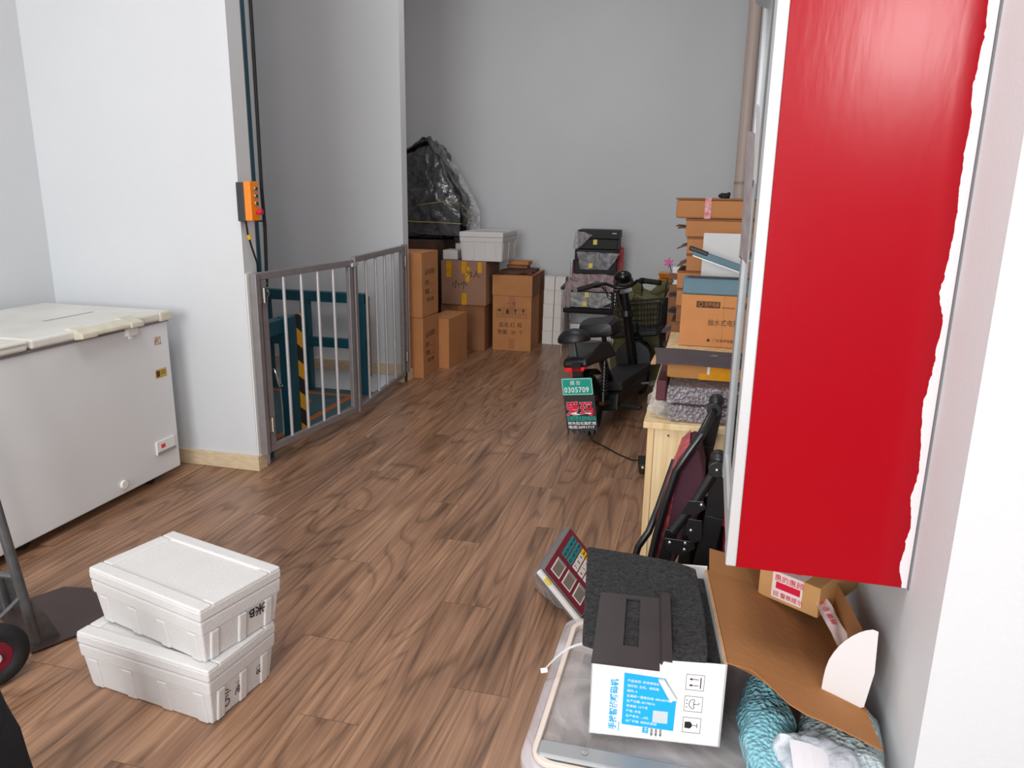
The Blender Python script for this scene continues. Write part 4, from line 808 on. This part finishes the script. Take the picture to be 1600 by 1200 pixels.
# frame, deck and battery box
Bk(MB().hexa([(-.10, .32, .20), (.12, .32, .20), (.12, .98, .20), (-.12, .98, .20), (-.10, .32, .262), (.12, .32, .262), (.13, 1.0, .262), (-.13, 1.0, .262)]), 'footboard', mat('ribbed_rubber', (30, 30, 31), .55, bump=.4, bscale=90), bevel=.01)
Bk(MB().hexa([(-.085, .22, .09), (.105, .22, .09), (.10, .93, .10), (-.10, .93, .10), (-.09, .25, .20), (.115, .25, .20), (.115, .95, .20), (-.115, .95, .20)]), 'battery_box', bevel=.012)
Bk(MB().tube([(.0, .30, .47), (.0, .36, .34), (0, .42, .26)], .03, 12), 'frame_tube', black_metal, smooth=True)
Bk(MB().prism([(-.13, .25)] + [(.135 * math.cos(R(k)), .32 + .105 * math.sin(R(k))) for k in range(180, -1, -15)] + [(.13, .25)], .985, 1.0), 'leg_shield', mat('shield_plastic', (44, 44, 46), .45), bevel=.004)
Bk(MB().prism([(-.11, .25)] + [(.115 * math.cos(R(k)), .32 + .12 * math.sin(R(k))) for k in range(180, -1, -15)] + [(.11, .25)], 1.0, 1.10), 'front_fairing', bevel=.02, smooth=True)
Bk(MB().tube([(0, .985, .26), (0, .955, .55), (0, .93, .80)], [.036, .034, .03], 16), 'steering_column', mat('column_metal', (26, 26, 28), .3, metal=.4), smooth=True)
Bk(MB().cyl((0, .94, .62), (0, .95, .66), .045, 16), 'column_collar', black_metal, smooth=True)
for sx in (-.06, .06): Bk(MB().tube([(sx, 1.14, .195), (sx, 1.08, .42), (sx * .5, 1.03, .5)], .016, 10), 'fork_leg', black_metal, smooth=True)
Bk(MB().sheet(lambda u, v: ((u - .5) * .10, 1.14 - .21 * math.cos(R(40 + 110 * v)), .195 + .21 * math.sin(R(40 + 110 * v))), 6, 12, .004), 'front_mudguard', smooth=True)
# handlebar
hb = [(-.30, .80, .865), (-.19, .83, .885), (-.12, .88, .885), (-.06, .92, .85), (0, .93, .84), (.06, .92, .85), (.12, .88, .885), (.19, .83, .885), (.30, .80, .865)]
Bk(MB().tube(hb, .012, 12), 'handlebar', black_metal, smooth=True)
Bk(MB().tube([(-.05, .92, .83), (-.04, .94, .70), (0, .95, .60)], .018, 12), 'bar_riser', black_metal, smooth=True)
for sg in (-1, 1):
    gr = Bk(MB().tube([(sg * .31, .797, .862), (sg * .19, .83, .884)], .019, 14), 'grip', rubber, smooth=True)
    Bk(MB().tube([(sg * .17, .845, .885), (sg * .19, .88, .875), (sg * .27, .87, .86)], .006, 8), 'brake_lever', black_metal, par=gr, smooth=True)
    Bk(MB().cyl((sg * .185, .83, .884), (sg * .155, .85, .886), .022, 12), 'switch_pod', par=gr)
Bk(MB().ell((0, .93, .92), (.065, .055, .048), 24, 14), 'instrument_pod', mat('gloss_black', (16, 16, 17), .2), smooth=True)
Bk(MB().cyl((0, .965, .88), (0, 1.02, .875), .05, 20), 'headlight', smooth=True)
for k in range(3): Bk(MB().tube([(-.16 + .02 * k, .86, .875), (-.12, .90, .82 - .02 * k), (-.06, .93, .78 - .03 * k), (-.03, .95, .72)], .0035, 6), 'brake_cable', black_mt, smooth=True)
for k in range(2): Bk(MB().tube([(.16, .86, .875), (.13, .93, .79 - .02 * k), (.08, .95, .80), (.03, .95, .70)], .0035, 6), 'brake_cable', black_mt, smooth=True)
# basket
bk = MB(); y0, y1, zb, zt = 1.05, 1.30, .50, .70
def ring(z, g): hw = .18 + g; return [(-hw, y0), (hw, y0), (hw, y1 + g), (-hw, y1 + g)]
for i in range(6):
    f_ = i / 5; z = zb + (zt - zb) * f_; q = ring(z, .03 * f_); bk.tube([(p[0], p[1], z) for p in q], .0035 if 0 < i < 5 else .006, 6, closed=True)
for i in range(9):
    f_ = i / 8
    for yy0, yy1 in ((y0, y0), (y1, y1 + .03)): bk.cyl((-.18 + .36 * f_, yy0, zb), (-.21 + .42 * f_, yy1, zt), .003, 6)
for i in range(1, 6):
    f_ = i / 6
    for sg in (-1, 1): bk.cyl((sg * .18, y0 + (y1 - y0) * f_, zb), (sg * .21, y0 + (y1 + .03 - y0) * f_, zt), .003, 6)
b_ = Bk(bk, 'basket', black_metal); Bk(MB().box(-.185, .185, y0 - .003, y1 + .003, zb - .05, zb), 'basket_base', par=b_, bevel=.015)
Bk(MB().box(-.05, .05, .97, y0, .50, .56), 'basket_bracket', black_metal)
# shocks, stand, pedals
for sx in (-.075, .085):
    sh = Bk(MB().cyl((sx, .02, .20), (sx * .95, .14, .45), .010, 10), 'shock_absorber', mat('dark_steel', (70, 70, 72), .3, metal=.8))
    co = MB(); N_ = 90
    co.tube([(sx + .021 * math.cos(k * .62), .05 + .085 * k / N_ + .021 * math.sin(k * .62) * .9, .25 + .17 * k / N_) for k in range(N_)], .004, 6)
    Bk(co, 'spring', black_metal, par=sh, smooth=True)
Bk(MB().tube([(.07, 0, .195), (.075, .2, .16), (.08, .34, .16)], .014, 8), 'swing_arm', black_metal)
Bk(MB().cyl((.07, .0, .195), (.10, .0, .195), .014, 10), 'axle_nut', mat('copper_nut', (150, 100, 70), .35, metal=.8))
Bk(MB().hexa(bar_box((.11, .28, .12), (.26, .26, .10), .06, .022, (0, 1, 0))), 'foot_peg', black_pl, bevel=.005)
Bk(MB().tube([(-.08, .36, .12), (-.20, .30, .035)], .010, 8), 'side_stand', black_metal)
pd = MB(); py, pz, px = .80, .15, .22
pd.box(px - .045, px + .045, py - .04, py - .028, pz - .012, pz + .012).box(px - .045, px + .045, py + .028, py + .04, pz - .012, pz + .012).box(px - .045, px - .033, py - .04, py + .04, pz - .012, pz + .012).box(px + .033, px + .045, py - .04, py + .04, pz - .012, pz + .012).cyl((.10, py, pz), (px + .04, py, pz), .009, 10)
Bk(pd, 'pedal', mat('grey_pedal', (92, 94, 96), .5))
t = thing('charging_cable', 'thin black charging cable running from the bicycle to its charger', 'cable', (-.45, 4.3, 0))
MB().tube([(-.66, 4.44, .16), (-.64, 4.43, .06), (-.60, 4.44, .008), (-.53, 4.38, .005), (-.43, 4.26, .005), (-.34, 4.18, .005), (-.29, 4.14, .02)], .004, 8).build('cable', black_mt, t, world=True, smooth=True)
t = thing('battery_charger', 'black battery charger on the floor beside the pine desk', 'charger', (-.255, 4.06, 0), (0, 0, R(8)))
MB().box(-.035, .035, -.08, .08, 0, .055).build('case', black_pl, t, bevel=.006); MB().cyl((-.018, -.082, .04), (-.018, -.079, .04), .007, 10).build('lamp', mat('yellow_lamp', (226, 214, 160), .4), t)

# ------------------------------------------------------------------ padded chair with cases, at the back
t = thing('armchair', 'black padded chair with chrome legs against the back wall, carrying black cases', 'chair', (-1.07, 7.36, 0))
MB().box(-.245, .235, -.25, .2, .378, .425).build('seat', mat('black_upholstery', (16, 15, 18), .85), t, bevel=.02, segs=4)
for sg in (-1, 1):
    x = sg * .25
    MB().tube([(x, -.24, 0), (x, -.23, .40), (x, -.22, .60)], .011, 10).build('leg', steel, t, smooth=True); MB().tube([(x, .24, 0), (x, .2, .40), (x, .22, .85)], .011, 10).build('leg', steel, t, smooth=True)
    MB().hexa([(x - .018, -.27, .60), (x + .018, -.27, .60), (x + .018, .2, .64), (x - .018, .2, .64), (x - .018, -.27, .63), (x + .018, -.27, .63), (x + .018, .2, .67), (x - .018, .2, .67)]).build('armrest', black_pl, t, bevel=.008)
    MB().cyl((x, -.235, .08), (x, .23, .08), .008, 8).build('floor_rail', steel, t)
MB().box(-.24, .24, .19, .205, .12, .2).build('back_stretcher', alu, t)
MB().box(-.235, .235, .20, .22, .45, .85).build('backrest', mat('black_upholstery', (16, 15, 18), .85), t, bevel=.008)
t = MB().prism([(-1.285, .427), (-.85, .427), (-.85, .70), (-.795, .71), (-.795, .985), (-.81, .995), (-1.25, .97), (-1.265, .955)], 7.445, 7.47).build('red_board', mat('red_board', (186, 24, 32), .4), None, bevel=.006)
tag(t, 'bright red board standing on the chair behind the black cases', 'board')
def case(lab, x0, x1, z0, z1, m, tagx, y0=7.16, y1=7.42):
    t = thing('storage_case', lab, 'case', ((x0 + x1) / 2, (y0 + y1) / 2, z0), group='black cases stacked on the chair'); a, b, h = (x1 - x0) / 2, (y1 - y0) / 2, z1 - z0
    MB().box(-a, a, -b, b, 0, h * .52).build('body', m, t, bevel=.006); MB().box(-a - .004, a + .004, -b - .004, b, h * .54, h - .002).build('lid', m, t, bevel=.006)
    tg = MB().box(tagx - .018, tagx + .018, -b - .034, -b, h * .25, h * .25 + .045).build('yellow_tag', mat('yellow_tag', (232, 212, 96), .5), t)
    for x in (-a * .8, a * .8): MB().box(x - .02, x + .02, -b - .006, -b, h * .82, h * .82 + .007).build('latch', mat('pale_metal', (214, 196, 176), .3), t)
    return t
bc = mat('black_case', (14, 13, 14), .6, var=.1); rc = mat('dark_red_case', (112, 34, 44), .5)
case('lowest black case on the chair seat, wrapped in film', -1.25, -.86, .427, .512, bc, -.05)
case('second black case from the seat, wrapped in film', -1.24, -.86, .514, .60, bc, -.04)
t = case('dark red case under cloudy film in the middle of the case pile', -1.24, -.84, .602, .752, rc, -.02)
case('black case draped with clear film below the topmost case', -1.22, -.85, .754, .985, bc, -.03)
case('topmost black case with a yellow tag on the chair pile', -1.20, -.82, .987, 1.165, bc, -.02)
def drape(lab, pts, y, m, n=12, th=.001):
    (a, b, c, d) = pts
    mb = MB().sheet(lambda u, v: ((a[0] * (1 - u) + b[0] * u) * (1 - v) + (d[0] * (1 - u) + c[0] * u) * v, y - .006 * math.sin(3.14 * u) * math.sin(3.14 * v), (a[1] * (1 - u) + b[1] * u) * (1 - v) + (d[1] * (1 - u) + c[1] * u) * v), n, n, th)
    o = mb.build('plastic_film', m, None, smooth=True, crumple=.008, cscale=13); tag(o, lab, 'plastic film'); return o
drape('cloudy film draped over the middle of the case pile', [(-1.30, .60), (-.84, .595), (-.84, .755), (-1.26, .755)], 7.13, film_pink)
drape('wrinkled film over the two lowest cases', [(-1.26, .44), (-.85, .44), (-.86, .58), (-1.24, .58)], 7.135, film)
drape('clear film hanging across the second case from the top', [(-1.16, .80), (-.90, .80), (-.80, .95), (-1.20, .96)], 7.14, film_mat('greyish_film', (160, 160, 164), .55, 12))
drape('tuft of film beside the topmost black case', [(-1.24, .98), (-1.18, 1.0), (-1.06, 1.12), (-1.22, 1.16)], 7.14, film_mat('greyish_film_2', (176, 172, 178), .6, 12))
drape('film hanging over the chair armrest beside the case pile', [(-1.32, .43), (-1.25, .43), (-1.24, .66), (-1.30, .66)], 7.12, film_pink, 8)

# ------------------------------------------------------------------ olive sack, orange trays, plant, coat
sp_ = [(-.70, .0), (-.72, .23), (-.70, .45), (-.71, .60), (-.65, .69), (-.53, .735), (-.38, .71), (-.28, .67), (-.245, .54), (-.25, .32), (-.28, .10), (-.31, .0)]
rings = []
for y, s_ in ((6.10, .82), (6.08, .95), (6.16, 1.0), (6.40, 1.0), (6.48, .9)): rings.append([(-.49 + (p[0] + .49) * s_, y, p[1] * (s_ if p[1] > .1 else 1)) for p in sp_])
n_ = len(sp_); vs = [p for r_ in rings for p in r_] + [(-.49, 6.07, .36), (-.49, 6.5, .36)]; c_ = 5 * n_
fs = [(i * n_ + k, i * n_ + (k + 1) % n_, (i + 1) * n_ + (k + 1) % n_, (i + 1) * n_ + k) for i in range(4) for k in range(n_)] + [(c_, (k + 1) % n_, k) for k in range(n_)] + [(c_ + 1, 4 * n_ + k, 4 * n_ + (k + 1) % n_) for k in range(n_)]
t = thing('canvas_sack', 'bulky olive canvas sack with tied ears behind the bicycle basket', 'sack', (-.49, 6.28, 0))
MB().add(vs, fs).build('sack', olive, t, world=True, cuts=3, crumple=.012, cscale=5, smooth=True)
MB().ell((-.535, 6.2, .76), (.045, .025, .065), 16, 10).build('tied_ear', olive, t, world=True, crumple=.008, cscale=20, smooth=True)
MB().ell((0, 0, 0), (.04, .025, .085), 16, 10, M=Matrix.Translation((-.355, 6.2, .76)) @ Matrix.Rotation(R(50), 4, 'Y')).build('tied_ear', olive, t, world=True, crumple=.008, cscale=20, smooth=True)
am = mat('amber_plastic', (222, 130, 20), .3, var=.15, vscale=20)
for i in range(5):
    z = .62 + i * .047
    if i == 0: t0 = MB().box(-.40, -.24, 6.55, 6.75, 0, .617).build('tray_stand', card_d, None, bevel=.004); tag(t0, 'brown carton supporting the orange trays', 'box')
    t = MB().frustum((-.385, -.265, 6.57, 6.73), (-.40, -.25, 6.55, 6.75), z, z + .038).build('orange_tray', am, None, bevel=.004); tag(t, 'orange tray, %s in the small pile beside the olive sack' % ['lowest', 'second lowest', 'middle', 'second from the top', 'topmost'][i], 'tray', 'orange trays')
    t2 = MB
t = thing('potted_plant', 'pink flowered plant in a white square pot beside the flat carton stack', 'plant', (-.19, 5.3, .902))
tb = MB().box(-.24, -.02, 5.22, 5.42, 0, .90).build('plant_stand', card_d, None, bevel=.004); tag(tb, 'tall brown carton carrying the white pot', 'box')
MB().frustum((-.222, -.165, 5.27, 5.33), (-.228, -.155, 5.26, 5.34), .902, 1.02).build('pot', white_pl, t, world=True, bevel=.004)
pkf = mat('pink_petals', (206, 110, 160), .5); gl_ = mat('dark_green_leaf', (44, 66, 50), .5)
MB().tube([(-.20, 5.3, 1.02), (-.235, 5.28, .99), (-.248, 5.27, 1.04)], .0035, 6).build('stem', gl_, t, world=True)
fl_ = MB()
for k in range(6):
    an = k * math.pi / 3; fl_.ell((0, 0, .018), (.008, .004, .018), 8, 6, M=Matrix.Translation((-.255, 5.27, 1.05)) @ Matrix.Rotation(an, 4, 'Y'))
fl_.build('flower', pkf, t, world=True)
for k in range(2): MB().tube([(-.215, 5.26, .93 - .0 * k), (-.245 - .01 * k, 5.25, .90 + .05 * k), (-.252, 5.25, .86 - .02 * k)], [.003, .008, .002], 8).build('leaf', gl_, t, world=True, smooth=True)
cp = [(-.31, .30), (-.20, .30), (-.18, .60), (-.21, .78), (-.30, .80), (-.33, .60)]
t = MB().prism(cp, 6.0, 6.04).build('dark_coat', mat('dark_brown_cloth', (30, 22, 22), .9, bump=.3, bscale=60), None, cuts=4, crumple=.012, cscale=8, smooth=True)
t.data.transform(Matrix.Diagonal((1, 1, 1.65, 1))); t.location.z = 0; tag(t, 'dark brown cloth coat slumped between the sack and the carton stack', 'coat')

# ------------------------------------------------------------------ folded recliner in front of the desk
t = thing('folding_recliner', 'folded black framed recliner with dark red floral cushion leaning at the desk', 'folding chair', (0, 2.2, 0))
def Fr(mb, n, m=black_metal, **k): return mb.build(n, m, t, world=True, **k)
P2 = lambda pts, y: [(x, y, z) for x, z in pts]
Fr(MB().tube([(.056, 2.38, .845), (.018, 2.2, .808), (-.012, 2.185, .757), (-.043, 2.18, .70), (-.068, 2.18, .593), (-.088, 2.18, .485), (-.104, 2.18, .374), (-.13, 2.18, .01)], .0125, 14), 'back_tube', smooth=True)
Fr(MB().tube(P2([(.068, .768), (.022, .668), (-.038, .562)], 2.05), .0135, 14), 'back_tube', smooth=True)
Fr(MB().tube([(-.054, 2.34, .676), (-.072, 2.3, .613), (-.092, 2.25, .545), (-.114, 2.2, .484), (-.143, 2.2, .43), (-.156, 2.2, .369), (-.165, 2.2, .02)], .011, 14), 'armrest_tube', smooth=True)
def flat(pts, y, w_=.034, th=.014, nm='flat_bar'):
    mb = MB()
    for p, q in zip(pts[:-1], pts[1:]): mb.hexa(bar_box((p[0], y, p[1]), (q[0], y, q[1]), th, w_, (0, 1, 0)))
    return Fr(mb, nm, bevel=.002)
flat([(.062, .845), (.045, .716), (.02, .515), (-.03, .02)], 2.395, .04); flat([(.078, .77), (.072, .62), (.05, .45), (-.01, .02)], 2.06, .05)
flat([(-.042, .56), (-.061, .442), (-.13, .02)], 2.07, .036); flat([(.004, .60), (-.0, .451), (-.05, .02)], 2.065, .03); flat([(-.093, .42), (-.15, .02)], 2.36, .025)
br_ = lambda pts, y: Fr(MB().prism(pts, y, y + .004), 'bracket', bevel=.0015)
br_([(-.060, .547), (.022, .545), (.028, .525), (.0, .500), (-.03, .498), (-.050, .51)], 2.036); br_([(-.002, .668), (.040, .670), (.048, .65), (.022, .626), (-.022, .626)], 2.036); br_([(.002, .615), (.04, .613), (.045, .556), (.014, .535), (-.003, .58)], 2.034)
br_([(-.012, .725), (.032, .73), (.04, .712), (.018, .70), (-.018, .70)], 2.37)
for x, z in ((-.044, .535), (-.001, .539), (-.002, .519), (.035, .660), (.012, .580)): Fr(MB().ell((x, 2.033, z), (.0055, .003, .0055), 12, 8), 'rivet', steel, smooth=True)
Fr(MB().ell((.028, 2.366, .718), (.006, .004, .006), 12, 8), 'rivet', steel, smooth=True)
for x, y, z in ((.056, 2.372, .845), (.068, 2.043, .768)):
    pv_ = Fr(MB().cyl((x, y - .012, z), (x, y + .03, z), .024, 24), 'pivot', black_pl, bevel=.003)
    MB().ell((x, y - .014, z), (.005, .003, .005), 12, 8).build('rivet', steel, pv_, world=True, smooth=True)
Fr(MB().ell((.07, 2.06, .795), (.024, .03, .022), 16, 10), 'pivot_cap', black_pl, smooth=True); Fr(MB().ell((.06, 2.39, .87), (.024, .03, .022), 16, 10), 'pivot_cap', black_pl, smooth=True)
plumf = mat('plum_fabric', (72, 34, 48), .8, var=.1, bump=.2, bscale=30)
floral = mat('floral_fabric', (140, 20, 46), .5, rgb2=(206, 96, 104), vscale=30, bump=.3, bscale=20)
Fr(MB().prism([(-.022, .759), (.003, .777), (.023, .763), (.042, .688), (.044, .584), (-.004, .45), (-.037, .369), (-.10, .12), (-.13, .12), (-.077, .363), (-.061, .486), (-.049, .594), (-.04, .689)], 2.20, 2.37), 'cushion', plumf, bevel=.012, segs=3)
Fr(MB().prism([(-.011, .776), (-.028, .698), (-.041, .603), (-.045, .497), (-.064, .375), (-.12, .12), (-.145, .12), (-.088, .372), (-.089, .459), (-.093, .523), (-.081, .577), (-.069, .631), (-.049, .695), (-.039, .743)], 2.205, 2.375), 'floral_cover', floral, cuts=2, crumple=.003, cscale=20)
Fr(MB().prism([(.062, .636), (.078, .655), (.16, .66), (.16, .30), (.118, .30), (.112, .449), (.114, .556), (.081, .593), (.057, .607)], 2.10, 2.30), 'seat_cushion', mat('pink_floral_fabric', (196, 18, 66), .45, rgb2=(214, 60, 90), vscale=18, bump=.3, bscale=20), bevel=.01)
Fr(MB().tube([(.068 + .0022 * k * math.cos(k * .7), 2.097, .622 + .0022 * k * math.sin(k * .7)) for k in range(2, 9)], .0035, 6), 'swirl', mat('cream_print', (226, 196, 178), .6))

Fr(MB().prism([(.035, .56), (.12, .62), (.14, .01), (-.02, .01)], 2.31, 2.33), 'seat_mesh', mat('black_mesh_cloth', (15, 15, 16), .85), bevel=.004)
# ------------------------------------------------------------------ price scale on the floor
t = thing('price_scale', 'maroon faced price computing scale lying tilted on the floor beyond the bin', 'scale', (-.42, 2.5, 0))
TL, TR, BL = Vector((-.478, 2.401, .2)), Vector((-.432, 2.665, .25)), Vector((-.345, 2.44, .055))
ux = (TR - TL).normalized(); uy0 = (BL - TL); uy = (uy0 - ux * uy0.dot(ux)).normalized(); nn = ux.cross(uy); nn = -nn if nn.z < 0 else nn
Wp, Hp = .262, .215; M = Matrix(((ux.x, uy.x, nn.x, TL.x), (ux.y, uy.y, nn.y, TL.y), (ux.z, uy.z, nn.z, TL.z), (0, 0, 0, 1)))
S = lambda mb, n, m, par=None, **k: mb.build(n, m, par or t, world=True, **k)
S(MB().box(-.012, Wp + .012, -.01, Hp + .01, -.045, -.004, M=M), 'housing', mat('grey_housing', (120, 118, 120), .4), bevel=.006)
S(MB().box(-.004, Wp + .004, -.004, Hp + .004, -.006, .0, M=M), 'bezel', steel, bevel=.002)
fc = S(MB().box(.0, Wp, .0, Hp, .0, .0015, M=M), 'face', mat('maroon_face', (120, 12, 52), .35))
lcd = mat('lcd_grey', (124, 118, 112), .3)
for i in range(3):
    y = .018 + i * .062
    lf = S(MB().box(.022, .098, y, y + .048, .0015, .003, M=M), 'lcd_frame', white_pl, fc); S(MB().box(.026, .086, y + .005, y + .043, .003, .0036, M=M), 'lcd', lcd, lf)
    S(MB().box(.088, .098, y + .003, y + .045, .003, .0036, M=M), 'lcd_label', mat('grey_label', (140, 140, 140), .5), lf)
kt = mat('teal_key', (20, 140, 150), .5); ky = mat('yellow_key', (232, 196, 30), .5)
dg = [['', '', ''], ['', '', ''], ['7', '8', '9'], ['4', '5', '6'], ['1', '2', '3'], ['0', '·', 'C']]
X3 = (ux.x, ux.y, ux.z); Y3 = tuple(-uy)
for r_ in range(6):
    for c_ in range(4):
        y = .022 + r_ * .032; x = .125 + c_ * .030; w_, h_ = .027, .026
        if y + h_ > Hp: continue
        m_ = kt if r_ < 2 else (ky if c_ == 3 else white_pl)
        k_ = S(MB().box(x, x + w_, y, y + h_, .0015, .003, M=M), 'key', m_, fc)
        if r_ >= 2 and c_ < 3:
            o_ = M @ Vector((x + .008, y + h_ - .005, .0034)); text('key_digit', dg[r_][c_], .022, ink, k_, tuple(o_), X3, Y3, world=True)
        elif r_ < 2 or c_ == 3:
            o_ = M @ Vector((x + .003, y + h_ - .008, .0034)); text('key_digit', ['单价', '累计', '存储', '去皮', '清除'][(r_ + c_) % 5], .011, ink, k_, tuple(o_), X3, Y3, world=True)
S(MB().box(-.028, -.012, -.012, Hp + .04, -.02, .0, M=M), 'edge_strip', white_pl, bevel=.004)
S(MB().box(-.029, -.02, .02, .05, -.012, .002, M=M), 'yellow_sticker', mat('pale_yellow_sticker', (232, 210, 90), .4))
S(MB().add([(-.57, 2.62, .0), (-.44, 2.475, .0), (-.36, 2.46, .0), (-.36, 2.62, 0), (-.55, 2.52, .11), (-.50, 2.42, .17), (-.35, 2.44, .035), (-.40, 2.62, .15)], [(0, 3, 2, 1), (0, 1, 5, 4), (1, 2, 6, 5), (2, 3, 7, 6), (3, 0, 4, 7), (4, 5, 6, 7)]), 'dust_cover', film_mat('smoky_cover', (178, 170, 168), .75, 8, bump=.5), bevel=.01, cuts=2, crumple=.006, cscale=14, smooth=True)
